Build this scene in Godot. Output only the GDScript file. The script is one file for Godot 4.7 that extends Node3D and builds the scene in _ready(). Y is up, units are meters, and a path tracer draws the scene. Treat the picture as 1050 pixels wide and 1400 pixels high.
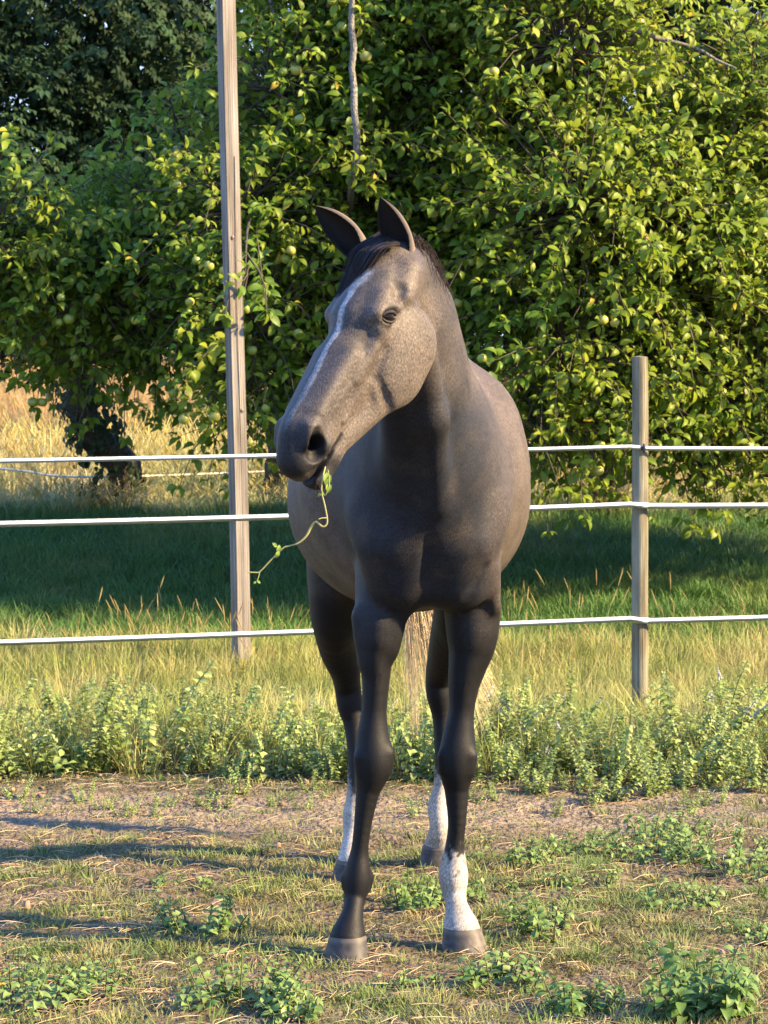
extends Node3D

var rng := RandomNumberGenerator.new()
var M := {}
var noise_a := FastNoiseLite.new()
var noise_b := FastNoiseLite.new()
var used_names := {}

func _ready() -> void:
	setup_view()
	setup_materials()
	build_ground()
	build_posts()
	build_tapes()
	build_trees()
	build_grass()
	build_herbs()
	build_horse()
	build_sprig()

func setup_view() -> void:
	var cam := Camera3D.new()
	cam.name = "camera"
	cam.position = Vector3(0, 1.56, 0)
	# a slight softness of the orchard behind the horse
	var lens := CameraAttributesPhysical.new()
	lens.frustum_focal_length = 50.0; lens.exposure_aperture = 9.0; lens.frustum_focus_distance = 6.6
	cam.attributes = lens
	cam.projection = Camera3D.PROJECTION_FRUSTUM
	cam.near = 0.1
	cam.far = 400.0
	cam.size = 0.1 * 1400.0 / 3448.0
	cam.frustum_offset = Vector2(0, -0.1 * 180.0 / 3448.0)
	add_child(cam)
	cam.current = true
	var we := WorldEnvironment.new()
	we.name = "environment"
	var e := Environment.new()
	e.background_mode = Environment.BG_SKY
	var sm := ProceduralSkyMaterial.new()
	sm.sky_top_color = Color(0.33, 0.48, 0.72)
	sm.sky_horizon_color = Color(0.72, 0.79, 0.86)
	sm.sky_curve = 0.15
	sm.ground_bottom_color = Color(0.14, 0.15, 0.10)
	sm.ground_horizon_color = Color(0.45, 0.50, 0.50)
	sm.sky_energy_multiplier = 1.05
	sm.sun_angle_max = 12.0
	var sky := Sky.new(); sky.sky_material = sm
	e.sky = sky
	e.tonemap_mode = Environment.TONE_MAPPER_LINEAR
	e.tonemap_exposure = 4.5
	e.sdfgi_enabled = true; e.ssao_enabled = true; e.ssil_enabled = true
	we.environment = e
	add_child(we)
	var sun := DirectionalLight3D.new()
	sun.name = "sun"
	var to_sun := Vector3(0.84, 0.50, 0.21).normalized()
	sun.look_at_from_position(to_sun * 50.0, Vector3.ZERO, Vector3.UP)
	sun.light_energy = 1.6
	sun.light_color = Color(1.0, 0.88, 0.68)
	sun.light_angular_distance = 1.8
	sun.shadow_enabled = true
	add_child(sun)

func setup_materials() -> void:
	noise_a.seed = 11; noise_a.frequency = 1.0; noise_a.fractal_octaves = 4
	noise_b.seed = 12; noise_b.frequency = 1.0; noise_b.fractal_octaves = 2
	var coat := vmat(0.6, 0.34)
	coat.albedo_texture = noise_tex(0.10, 3, 0.38, 1.0, 512, 3)
	coat.uv1_triplanar = true; coat.uv1_scale = Vector3(4.0, 1.9, 4.0)
	coat.heightmap_enabled = true; coat.heightmap_texture = noise_tex(0.2, 3, 0.0, 1.0, 512, 9); coat.heightmap_scale = 0.075
	coat.vertex_color_is_srgb = true
	M.coat = coat
	M.skin = vmat(0.65, 0.3); M.skin.vertex_color_is_srgb = true
	M.hoof = vmat(0.55, 0.4); M.hoof.vertex_color_is_srgb = true
	M.hair = vmat(0.6, 0.22); M.hair.vertex_color_is_srgb = true
	M.tail = vmat(0.5, 0.4, 0.8); M.tail.vertex_color_is_srgb = true
	M.eye = mat(Color(0.008, 0.005, 0.004), 0.08, 0.28)
	var g := vmat(0.95, 0.2)
	g.albedo_texture = noise_tex(0.03, 5, 0.62, 1.0, 1024, 21)
	g.uv1_triplanar = true; g.uv1_world_triplanar = true; g.uv1_scale = Vector3(0.9, 0.9, 0.9)
	g.heightmap_enabled = true; g.heightmap_texture = noise_tex(0.035, 5, 0.0, 1.0, 1024, 22); g.heightmap_scale = 1.6
	M.ground = g
	M.road = vmat(0.9, 0.3)
	M.clod = vmat(0.95, 0.2)
	M.straw = vmat(0.7, 0.35)
	M.grass = vmat(0.55, 0.4, 0.7)
	M.seed = vmat(0.7, 0.3, 0.4); M.seed.albedo_color = Color(0.26, 0.23, 0.11).linear_to_srgb()
	M.leaf = vmat(0.45, 0.36, 1.0)
	M.leaf_far = vmat(0.7, 0.25, 0.35)
	M.leaf_tints = []
	for c in [Color(0.11, 0.19, 0.020), Color(0.18, 0.24, 0.024), Color(0.25, 0.29, 0.030)]:
		var lt := vmat(0.45, 0.36, 1.0); lt.albedo_color = c.linear_to_srgb()
		M.leaf_tints.append(lt)
	M.apple = vmat(0.35, 0.5)
	M.herb = vmat(0.55, 0.4, 0.7)
	M.plastic = vmat(0.4, 0.5)
	var bk := vmat(0.95, 0.2)
	bk.albedo_texture = noise_tex(0.05, 4, 0.45, 1.0, 512, 31); bk.albedo_color = Color(0.17, 0.155, 0.13).linear_to_srgb()
	bk.uv1_triplanar = true; bk.uv1_scale = Vector3(3, 1.5, 3)
	bk.heightmap_enabled = true; bk.heightmap_texture = noise_tex(0.06, 4, 0.0, 1.0, 512, 32); bk.heightmap_scale = 2.0
	M.bark = bk
	var sunlit_bark: StandardMaterial3D = bk.duplicate(); sunlit_bark.albedo_color = Color(0.34, 0.32, 0.28).linear_to_srgb(); sunlit_bark.heightmap_scale = 1.0  # paler copy of the bark, sunlight on the bare limbs painted in
	M.limb = sunlit_bark
	M.twig = vmat(0.9, 0.2); M.twig.albedo_color = Color(0.075, 0.062, 0.045).linear_to_srgb()
	M.timber = wood_mat(Color(0.175, 0.153, 0.128), 41, Vector3(0.5, 0.25, 1))
	M.pole = wood_mat(Color(0.16, 0.142, 0.095), 42, Vector3(1.0, 0.5, 1))
	var tp := mat(Color(0.80, 0.83, 0.86), 0.6, 0.3)
	tp.heightmap_enabled = true; tp.heightmap_texture = noise_tex(0.2, 2, 0, 1, 256, 51); tp.heightmap_scale = 0.08
	M.tape = tp

func wood_mat(col: Color, sd: int, scale_: Vector3) -> StandardMaterial3D:
	# long streaks along v with weathered blotches
	var n := FastNoiseLite.new(); n.seed = sd; n.frequency = 0.02; n.fractal_octaves = 4
	var w := 256; var h := 1024
	var im := Image.create(w, h, false, Image.FORMAT_RGB8)
	var bump := Image.create(w, h, false, Image.FORMAT_RGB8)
	for y in h:
		var fy := 0.5 - 0.5 * cos(TAU * y / h)
		for x in w:
			var a := TAU * x / w
			var g := n.get_noise_3d(cos(a) * 110.0, sin(a) * 110.0, y * 0.10) * 0.9
			var fine := n.get_noise_3d(cos(a) * 900.0, sin(a) * 900.0, y * 0.25)
			var blot := n.get_noise_3d(cos(a) * 25.0, sin(a) * 25.0 + 400.0, y * 0.35)
			var k := clampf(1.0 + g * 0.55 + fine * 0.5 + blot * 0.5, 0.35, 1.6)
			var c := Color(col.r * k, col.g * k * (1.0 + blot * 0.08), col.b * k * (1.0 + blot * 0.18)).linear_to_srgb()
			im.set_pixel(x, y, c)
			var b := clampf(0.5 + g * 0.5 + fine * 0.4, 0, 1)
			bump.set_pixel(x, y, Color(b, b, b))
	var m := vmat(0.85, 0.3)
	m.albedo_texture = ImageTexture.create_from_image(im)
	m.uv1_scale = scale_
	m.heightmap_enabled = true; m.heightmap_texture = ImageTexture.create_from_image(bump); m.heightmap_scale = 0.5
	return m

# ---------------------------------------------------------------- helpers
class MB:
	# collects triangles with normals, colours and uvs
	var v := PackedVector3Array()
	var n := PackedVector3Array()
	var c := PackedColorArray()
	var t := PackedVector2Array()
	var i := PackedInt32Array()
	func vert(p: Vector3, nn: Vector3, col := Color.WHITE, uv := Vector2.ZERO) -> int:
		v.append(p); n.append(nn); c.append(col); t.append(uv)
		return v.size() - 1
	func tri(a: int, b: int, d: int) -> void:
		# keeps the winding clockwise seen from the side the normals point to
		var g := (v[d] - v[a]).cross(v[b] - v[a])
		if g.dot(n[a] + n[b] + n[d]) < 0.0:
			i.append(a); i.append(d); i.append(b)
		else:
			i.append(a); i.append(b); i.append(d)
	func quad(a: int, b: int, d: int, e: int) -> void:
		tri(a, b, d); tri(a, d, e)
	func flat(a: Vector3, b: Vector3, d: Vector3, e: Vector3, col := Color.WHITE) -> void:
		var nn := (d - a).cross(b - a).normalized()
		var k := vert(a, nn, col, Vector2(0, 0)); vert(b, nn, col, Vector2(1, 0)); vert(d, nn, col, Vector2(1, 1)); vert(e, nn, col, Vector2(0, 1))
		i.append(k); i.append(k + 1); i.append(k + 2); i.append(k); i.append(k + 2); i.append(k + 3)
	func tube(pts: Array, radii: Array, sides := 6, col := Color.WHITE, cap := true, rough := 0.0, seed_ := 0) -> void:
		# a tapered round tube through the points
		var r := RandomNumberGenerator.new(); r.seed = 77 + seed_
		var x := Vector3(0.93, 0.2, 0.31)
		var first := v.size()
		var m := pts.size()
		var len := 0.0
		for k in m:
			var d: Vector3 = (pts[mini(k + 1, m - 1)] - pts[maxi(k - 1, 0)]).normalized()
			if k > 0: len += pts[k].distance_to(pts[k - 1])
			x -= d * x.dot(d)
			if x.length() < 0.1: x = d.cross(Vector3(0.2, 0.3, 0.93))
			x = x.normalized()
			var y := d.cross(x).normalized()
			for s in sides + 1:
				var a := TAU * s / sides
				var o := x * cos(a) + y * sin(a)
				var rr: float = radii[k] * (1.0 + (rough * r.randf_range(-1, 1) if s < sides else 0.0))
				vert(pts[k] + o * rr, o, col, Vector2(float(s) / sides, len))
			if rough > 0.0:
				v[v.size() - 1] = v[v.size() - 1 - sides]
		for k in m - 1:
			for s in sides:
				var a := first + k * (sides + 1) + s
				quad(a, a + 1, a + sides + 2, a + sides + 1)
		if cap:
			for e in [0, m - 1]:
				var d: Vector3 = (pts[e] - pts[1 if e == 0 else m - 2]).normalized()
				var q := vert(pts[e] + d * radii[e] * 0.15, d, col)
				var base := v.size()
				for s in sides + 1:
					vert(v[first + e * (sides + 1) + s], d, col)
				for s in sides:
					tri(q, base + s, base + s + 1)
	func mesh(mat: Material = null) -> ArrayMesh:
		var a := []
		a.resize(Mesh.ARRAY_MAX)
		a[Mesh.ARRAY_VERTEX] = v; a[Mesh.ARRAY_NORMAL] = n; a[Mesh.ARRAY_COLOR] = c; a[Mesh.ARRAY_TEX_UV] = t; a[Mesh.ARRAY_INDEX] = i
		var m := ArrayMesh.new()
		m.add_surface_from_arrays(Mesh.PRIMITIVE_TRIANGLES, a)
		if mat: m.surface_set_material(0, mat)
		return m

func rf(a: float, b: float) -> float: return rng.randf_range(a, b)

func numbered(called: String) -> String:
	var k: int = used_names.get(called, -1) + 1
	used_names[called] = k
	return called if k == 0 else "%s_%03d" % [called, k]

func thing(called: String, label: String, category: String, at := Vector3.ZERO, group := "") -> Node3D:
	var o := Node3D.new()
	o.name = numbered(called); add_child(o, true); o.position = at
	tag(o, label, category, group)
	return o

func tag(o: Node3D, label: String, category: String, group := "") -> void:
	o.set_meta("label", label); o.set_meta("category", category)
	if group: o.set_meta("group", group)

func part(called: String, m: Mesh, parent: Node, at := Vector3.ZERO) -> MeshInstance3D:
	var o := MeshInstance3D.new()
	o.name = called if parent != self else numbered(called)
	o.mesh = m; parent.add_child(o, true); o.position = at
	return o

func sow(called: String, m: Mesh, xf: Array, cols: Array, parent: Node, label := "", category := "") -> MultiMeshInstance3D:
	# many small copies as one object nobody could count
	var mm := MultiMesh.new()
	mm.transform_format = MultiMesh.TRANSFORM_3D
	mm.use_colors = true
	mm.mesh = m
	mm.instance_count = xf.size()
	for k in xf.size():
		mm.set_instance_transform(k, xf[k])
		mm.set_instance_color(k, cols[k])
	var o := MultiMeshInstance3D.new()
	o.multimesh = mm
	o.name = called if parent != self else numbered(called)
	parent.add_child(o, true)
	o.set_meta("kind", "stuff")
	if label: tag(o, label, category)
	return o

func mat(col: Color, rough := 0.8, spec := 0.5) -> StandardMaterial3D:
	var m := StandardMaterial3D.new()
	m.albedo_color = col.linear_to_srgb(); m.roughness = rough; m.metallic_specular = spec
	return m

func vmat(rough := 0.8, spec := 0.5, back := 0.0) -> StandardMaterial3D:
	# base colour comes from the vertices or the copies
	var m := mat(Color.WHITE, rough, spec)
	m.vertex_color_use_as_albedo = true
	if back > 0.0:
		m.backlight_enabled = true
		m.backlight = Color(back, back, back).linear_to_srgb()
	return m

func noise_tex(freq: float, octaves := 4, lo := 0.0, hi := 1.0, size := 512, sd := 1, as_normal := false, strength := 4.0) -> NoiseTexture2D:
	var n := FastNoiseLite.new()
	n.seed = sd; n.frequency = freq; n.fractal_octaves = octaves
	n.noise_type = FastNoiseLite.TYPE_SIMPLEX_SMOOTH
	var t := NoiseTexture2D.new()
	t.width = size; t.height = size; t.seamless = true; t.noise = n
	t.generate_mipmaps = false
	if as_normal:
		t.as_normal_map = true; t.bump_strength = strength
	else:
		var g := Gradient.new()
		g.set_color(0, Color(lo, lo, lo)); g.set_color(1, Color(hi, hi, hi))
		t.color_ramp = g
	return t

func curve_points(ctrl: Array, steps: int) -> Array:
	# Catmull-Rom through the control points
	var out := []
	var m := ctrl.size()
	for k in m - 1:
		var p0: Vector3 = ctrl[maxi(k - 1, 0)]; var p1: Vector3 = ctrl[k]; var p2: Vector3 = ctrl[k + 1]; var p3: Vector3 = ctrl[mini(k + 2, m - 1)]
		for s in steps:
			out.append(p1.cubic_interpolate(p2, p0, p3, float(s) / steps))
	out.append(ctrl[m - 1])
	return out

func lerp_list(a: Array, t: float) -> float:
	var x := t * (a.size() - 1)
	var k := mini(int(x), a.size() - 2)
	return lerpf(a[k], a[k + 1], x - k)

# ---------------------------------------------------------------- the horse
# A field of tapered capsules joined with a smooth minimum, meshed with surface nets.
class Field:
	var F := PackedFloat32Array()
	var cell := 0.01
	var lo := Vector3.ZERO
	var nx := 0
	var ny := 0
	var nz := 0
	func setup(a: Vector3, b: Vector3, c: float) -> void:
		lo = a; cell = c
		nx = int(ceil((b.x - a.x) / c)) + 1; ny = int(ceil((b.y - a.y) / c)) + 1; nz = int(ceil((b.z - a.z) / c)) + 1
		F.resize(nx * ny * nz); F.fill(1.0)
	func add(p: Array, X: Transform3D) -> void:
		# p: from, to, radius, radius, axis, half width along the axis / radius, blend, sign
		var a: Vector3 = X * p[0]
		var b: Vector3 = X * p[1]
		var ra: float = p[2]
		var rb: float = p[3]
		var w: Vector3 = (X.basis * p[4]).normalized()
		var e: float = 1.0 / (p[5] * p[5]) - 1.0
		var k: float = p[6]
		var sub: bool = p[7] < 0.0
		var reach := maxf(ra, rb) * maxf(1.0, p[5]) + k + cell * 3.0
		var mn := a.min(b) - Vector3(reach, reach, reach) - lo
		var mx := a.max(b) + Vector3(reach, reach, reach) - lo
		var i0 := maxi(0, int(floor(mn.x / cell))); var i1 := mini(nx - 1, int(ceil(mx.x / cell)))
		var j0 := maxi(0, int(floor(mn.y / cell))); var j1 := mini(ny - 1, int(ceil(mx.y / cell)))
		var k0 := maxi(0, int(floor(mn.z / cell))); var k1 := mini(nz - 1, int(ceil(mx.z / cell)))
		var ab := b - a
		var inv := 1.0 / maxf(ab.length_squared(), 1e-9)
		var dr := rb - ra
		var base := lo - a
		for kk in range(k0, k1 + 1):
			for jj in range(j0, j1 + 1):
				var at := nx * (jj + ny * kk)
				for ii in range(i0, i1 + 1):
					var q := base + Vector3(ii, jj, kk) * cell
					var t := clampf(q.dot(ab) * inv, 0.0, 1.0)
					q -= ab * t
					var m := q.dot(w)
					var d := sqrt(q.length_squared() + e * m * m) - ra - dr * t
					var f := F[at + ii]
					if sub:
						var g := -f
						if absf(g - d) < k:
							var h := k - absf(g - d)
							F[at + ii] = -(minf(g, d) - h * h / (4.0 * k))
						elif d < g:
							F[at + ii] = -d
					elif absf(f - d) < k:
						var h := k - absf(f - d)
						F[at + ii] = minf(f, d) - h * h / (4.0 * k)
					elif d < f:
						F[at + ii] = d
	func join(other: Field, k: float) -> void:
		for q in F.size():
			var f := F[q]
			var d := other.F[q]
			if d > 0.5: continue
			if absf(f - d) < k:
				var h := k - absf(f - d)
				F[q] = minf(f, d) - h * h / (4.0 * k)
			elif d < f:
				F[q] = d
	func at(p: Vector3) -> float:
		var q := (p - lo) / cell
		var i := clampi(int(round(q.x)), 0, nx - 1); var j := clampi(int(round(q.y)), 0, ny - 1); var k := clampi(int(round(q.z)), 0, nz - 1)
		return F[i + nx * (j + ny * k)]
	func net(back: Transform3D, mb: MB, keep: Callable, paint: Callable) -> void:
		var far := cell * 6.0
		var ids := PackedInt32Array(); ids.resize(F.size()); ids.fill(-1)
		var cells := PackedInt32Array()
		var sx := 1
		var sy := nx
		var sz := nx * ny
		var off := [0, sx, sy, sx + sy, sz, sx + sz, sy + sz, sx + sy + sz]
		for k in nz - 1:
			for j in ny - 1:
				var row := nx * (j + ny * k)
				for i in nx - 1:
					var q := row + i
					var f0 := F[q]
					if f0 > far or f0 < -far: continue
					var s := f0 < 0.0
					if (F[q + 1] < 0.0) == s and (F[q + sy] < 0.0) == s and (F[q + sz] < 0.0) == s and (F[q + sy + 1] < 0.0) == s and (F[q + sz + 1] < 0.0) == s and (F[q + sz + sy] < 0.0) == s and (F[q + sz + sy + 1] < 0.0) == s:
						continue
					var sum := Vector3.ZERO
					var cnt := 0
					for e in 12:
						var a: int
						var b: int
						if e < 4:
							a = [0, 2, 4, 6][e]; b = a + 1
						elif e < 8:
							a = [0, 1, 4, 5][e - 4]; b = a + 2
						else:
							a = e - 8; b = a + 4
						var fa := F[q + off[a]]
						var fb := F[q + off[b]]
						if (fa < 0.0) != (fb < 0.0):
							var t := fa / (fa - fb)
							var pa := Vector3(a & 1, (a >> 1) & 1, a >> 2)
							sum += pa.lerp(Vector3(b & 1, (b >> 1) & 1, b >> 2), t)
							cnt += 1
					var l := sum / cnt
					var p := lo + (Vector3(i, j, k) + l) * cell
					# gradient, blended between the faces of the cell
					var g := Vector3(
						lerpf(lerpf(F[q + 1] - F[q], F[q + sy + 1] - F[q + sy], l.y), lerpf(F[q + sz + 1] - F[q + sz], F[q + sz + sy + 1] - F[q + sz + sy], l.y), l.z),
						lerpf(lerpf(F[q + sy] - F[q], F[q + sy + 1] - F[q + 1], l.x), lerpf(F[q + sz + sy] - F[q + sz], F[q + sz + sy + 1] - F[q + sz + 1], l.x), l.z),
						lerpf(lerpf(F[q + sz] - F[q], F[q + sz + 1] - F[q + 1], l.x), lerpf(F[q + sy + sz] - F[q + sy], F[q + sy + sz + 1] - F[q + sy + 1], l.x), l.y))
					var wp := back * p
					ids[q] = mb.v.size()
					cells.append(q)
					mb.vert(wp, (back.basis * g).normalized(), paint.call(wp))
		for q in cells:
			for ax in 3:
				var d: int = [sx, sy, sz][ax]
				if (F[q] < 0.0) == (F[q + d] < 0.0): continue
				var u: int = [sy, sz, sx][ax]
				var w: int = [sz, sx, sy][ax]
				if q - u - w < 0: continue
				var a := ids[q]; var b := ids[q - u]; var c := ids[q - u - w]; var e := ids[q - w]
				if a < 0 or b < 0 or c < 0 or e < 0: continue
				if not keep.call((mb.v[a] + mb.v[c]) * 0.5): continue
				mb.quad(a, b, c, e)

const POLL := Vector3(0.0, 1.908, -6.35)
var head_frame := Transform3D(Basis(Vector3(-0.435, -0.789, 0.435).normalized(), Vector3(-0.558, 0.615, 0.558).normalized(), Vector3(0.7071, 0, 0.7071)), POLL)
var coat_noise := FastNoiseLite.new()

func pr(a: Vector3, b: Vector3, ra: float, rb: float, w := Vector3.RIGHT, ratio := 1.0, k := 0.05, s := 1.0) -> Array:
	return [a, b, ra, rb, w, ratio, k, s]

func chain(list: Array, k := 0.02) -> Array:
	# list: centre, half width across the picture, half depth; resampled smoothly
	var c := curve_points(list.map(func(q): return q[0]), 4)
	var r := curve_points(list.map(func(q): return Vector3(q[1], q[2], 0)), 4)
	var out := []
	for q in c.size() - 1:
		out.append([c[q], c[q + 1], r[q].y, r[q + 1].y, Vector3.RIGHT, (r[q].x / r[q].y + r[q + 1].x / r[q + 1].y) * 0.5, k if q < 6 and c[q].y > 0.8 else 0.0015, 1.0])
	return out

func neck_prims() -> Array:
	return [
		pr(Vector3(0.05, 1.80, -6.435), Vector3(0.088, 1.69, -6.575), 0.105, 0.15, Vector3(0.85, 0, 0.53), 0.55, 0.05),
		pr(Vector3(0.088, 1.69, -6.575), Vector3(0.106, 1.55, -6.70), 0.15, 0.185, Vector3(0.93, 0, 0.37), 0.53, 0.05),
		pr(Vector3(0.106, 1.55, -6.70), Vector3(0.115, 1.37, -6.88), 0.185, 0.25, Vector3(1, 0, 0.1), 0.66, 0.06),
		pr(Vector3(0.115, 1.37, -6.88), Vector3(0.10, 1.30, -7.1), 0.25, 0.30, Vector3(1, 0, 0), 0.78, 0.08),
		pr(Vector3(0.08, 1.85, -6.48), Vector3(0.125, 1.64, -6.92), 0.035, 0.045, Vector3(1, 0, 0), 1.0, 0.06),
		pr(Vector3(0.125, 1.64, -6.92), Vector3(0.10, 1.60, -7.25), 0.055, 0.075, Vector3(1, 0, 0), 1.0, 0.1),
		# groove between neck and shoulder
		pr(Vector3(0.205, 1.60, -6.84), Vector3(0.222, 1.45, -6.83), 0.010, 0.016, Vector3.RIGHT, 1.0, 0.045, -1.0),
		pr(Vector3(0.222, 1.45, -6.83), Vector3(0.205, 1.24, -6.76), 0.016, 0.008, Vector3.RIGHT, 1.0, 0.045, -1.0),
		# groove beside the windpipe
		pr(Vector3(0.045, 1.60, -6.43), Vector3(0.10, 1.22, -6.62), 0.012, 0.016, Vector3.RIGHT, 1.0, 0.03, -1.0),
		# muscle cord down the side of the neck and the windpipe in front
		pr(Vector3(0.100, 1.66, -6.44), Vector3(0.122, 1.46, -6.53), 0.032, 0.040, Vector3(1, 0, 0), 1.0, 0.035),
		pr(Vector3(0.122, 1.46, -6.53), Vector3(0.140, 1.24, -6.665), 0.040, 0.032, Vector3(1, 0, 0), 1.0, 0.04),
		pr(Vector3(0.03, 1.60, -6.45), Vector3(0.06, 1.33, -6.68), 0.045, 0.06, Vector3(1, 0, 0), 1.0, 0.05),
	]

func head_prims() -> Array:
	var W := Vector3(0, 0, 1)
	var out := [
		pr(Vector3(0.03, -0.085, 0), Vector3(0.20, -0.10, 0), 0.082, 0.098, W, 0.85, 0.03),
		pr(Vector3(0.20, -0.085, 0), Vector3(0.56, -0.068, 0), 0.082, 0.05, W, 0.85, 0.03),
		pr(Vector3(0.19, -0.13, 0), Vector3(0.34, -0.115, 0), 0.12, 0.09, W, 0.64, 0.03),
		pr(Vector3(0.34, -0.10, 0), Vector3(0.53, -0.09, 0), 0.085, 0.066, W, 0.72, 0.03),
		pr(Vector3(0.54, -0.080, 0), Vector3(0.595, -0.090, 0), 0.058, 0.053, W, 0.95, 0.03),
		pr(Vector3(0.622, -0.098, 0), Vector3(0.622, -0.118, 0), 0.036, 0.032, W, 1.15, 0.025),
		pr(Vector3(0.555, -0.170, 0), Vector3(0.605, -0.180, 0), 0.033, 0.030, W, 1.05, 0.02),
		pr(Vector3(0.60, -0.172, 0), Vector3(0.622, -0.166, 0), 0.022, 0.018, W, 1.6, 0.012),
		pr(Vector3(0.10, -0.03, 0), Vector3(0.22, -0.02, 0), 0.03, 0.028, W, 1.6, 0.04),
	]
	for s in [1.0, -1.0]:
		out.append_array([
			pr(Vector3(0.205, -0.158, 0.060 * s), Vector3(0.265, -0.172, 0.057 * s), 0.110, 0.102, Vector3(0.1, 0.1 , 1 * s), 0.38, 0.014),
			pr(Vector3(0.30, -0.225, 0.032 * s), Vector3(0.55, -0.158, 0.012 * s), 0.038, 0.028, W, 0.8, 0.035),
			pr(Vector3(0.155, -0.036, 0.068 * s), Vector3(0.205, -0.036, 0.078 * s), 0.024, 0.025, W, 1.0, 0.03),
			pr(Vector3(0.215, -0.062, 0.086 * s), Vector3(0.235, -0.062, 0.08 * s), 0.016, 0.014, W, 1.0, 0.016),
			pr(Vector3(0.235, -0.078, 0.074 * s), Vector3(0.37, -0.090, 0.057 * s), 0.018, 0.014, W, 1.0, 0.02),
			pr(Vector3(0.33, -0.045, 0.05 * s), Vector3(0.50, -0.05, 0.04 * s), 0.02, 0.02, W, 1.0, 0.03),
			pr(Vector3(0.55, -0.050, 0.045 * s), Vector3(0.585, -0.070, 0.05 * s), 0.025, 0.02, W, 1.0, 0.016),
			pr(Vector3(0.59, -0.105, 0.045 * s), Vector3(0.555, -0.112, 0.045 * s), 0.02, 0.02, W, 1.0, 0.02),
			pr(Vector3(0.04, -0.075, 0.06 * s), Vector3(0.11, -0.08, 0.075 * s), 0.034, 0.028, W, 0.8, 0.025),
			# hollow above the eye, eye socket, nostril, mouth
			pr(Vector3(0.115, -0.052, 0.090 * s), Vector3(0.135, -0.055, 0.094 * s), 0.015, 0.014, W, 1.0, 0.018, -1.0),
			pr(Vector3(0.206, -0.047, 0.106 * s), Vector3(0.191, -0.066, 0.106 * s), 0.0165, 0.0165, W, 1.0, 0.007, -1.0),
			pr(Vector3(0.170, -0.052, 0.092 * s), Vector3(0.158, -0.070, 0.090 * s), 0.010, 0.010, W, 1.0, 0.02),
			pr(Vector3(0.265, -0.105, 0.092 * s), Vector3(0.335, -0.122, 0.082 * s), 0.012, 0.016, W, 1.0, 0.014, -1.0),
			pr(Vector3(0.335, -0.130, 0.086 * s), Vector3(0.372, -0.235, 0.074 * s), 0.015, 0.020, W, 1.0, 0.012, -1.0),
			pr(Vector3(0.385, -0.115, 0.056 * s), Vector3(0.47, -0.128, 0.048 * s), 0.007, 0.005, W, 1.0, 0.01),
			pr(Vector3(0.40, -0.075, 0.058 * s), Vector3(0.50, -0.075, 0.048 * s), 0.007, 0.006, W, 1.0, 0.012),
			pr(Vector3(0.556, -0.066, 0.078 * s), Vector3(0.594, -0.092, 0.074 * s), 0.022, 0.030, W, 1.25, 0.008, -1.0),
			pr(Vector3(0.572, -0.080, 0.062 * s), Vector3(0.572, -0.086, 0.022 * s), 0.024, 0.013, Vector3(1, 0, 0), 1.0, 0.006, -1.0),
			pr(Vector3(0.495, -0.150, 0.064 * s), Vector3(0.56, -0.146, 0.052 * s), 0.002, 0.008, W, 4.0, 0.006, -1.0),
			pr(Vector3(0.56, -0.146, 0.052 * s), Vector3(0.64, -0.150, 0.0 * s), 0.008, 0.010, W, 4.0, 0.006, -1.0),
		])
	return out

func torso_prims() -> Array:
	return [
		pr(Vector3(0.085, 1.29, -7.2), Vector3(0.065, 1.28, -7.8), 0.37, 0.37, Vector3.RIGHT, 0.9, 0.08),
		pr(Vector3(0.068, 1.19, -7.4), Vector3(0.06, 1.19, -7.7), 0.30, 0.30, Vector3.RIGHT, 1.15, 0.08),
		pr(Vector3(0.10, 1.56, -7.1), Vector3(0.07, 1.54, -7.6), 0.10, 0.10, Vector3.RIGHT, 0.8, 0.12),
		pr(Vector3(0.05, 1.38, -8.0), Vector3(0.04, 1.34, -8.2), 0.285, 0.26, Vector3.RIGHT, 1.05, 0.1),
		pr(Vector3(0.115, 1.22, -6.93), Vector3(0.10, 1.20, -7.2), 0.25, 0.27, Vector3.RIGHT, 0.86, 0.08),
		pr(Vector3(0.03, 1.13, -6.80), Vector3(0.045, 1.03, -6.84), 0.11, 0.10, Vector3.RIGHT, 1.0, 0.05),
		pr(Vector3(0.205, 1.13, -6.83), Vector3(0.195, 1.03, -6.86), 0.11, 0.10, Vector3.RIGHT, 1.0, 0.05),
		pr(Vector3(0.0, 1.22, -6.83), Vector3(-0.02, 1.45, -7.12), 0.092, 0.11, Vector3.RIGHT, 1.0, 0.07),
		pr(Vector3(0.245, 1.22, -6.87), Vector3(0.245, 1.45, -7.15), 0.092, 0.11, Vector3.RIGHT, 1.0, 0.07),
		pr(Vector3(0.118, 1.20, -6.68), Vector3(0.12, 1.02, -6.735), 0.004, 0.006, Vector3.RIGHT, 1.0, 0.04, -1.0),
		pr(Vector3(0.20, 1.42, -6.92), Vector3(0.175, 1.22, -6.74), 0.012, 0.012, Vector3.RIGHT, 1.0, 0.035, -1.0),
		pr(Vector3(0.272, 1.06, -6.775), Vector3(0.195, 0.905, -6.775), 0.007, 0.009, Vector3.RIGHT, 1.0, 0.022, -1.0),
		pr(Vector3(0.285, 1.05, -6.86), Vector3(0.30, 0.94, -6.90), 0.03, 0.02, Vector3.RIGHT, 1.0, 0.04),
		pr(Vector3(-0.10, 1.32, -8.02), Vector3(-0.13, 1.02, -7.85), 0.22, 0.15, Vector3.RIGHT, 0.68, 0.08),
		pr(Vector3(0.20, 1.32, -8.05), Vector3(0.255, 1.02, -7.88), 0.22, 0.15, Vector3.RIGHT, 0.68, 0.08),
	]

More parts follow.
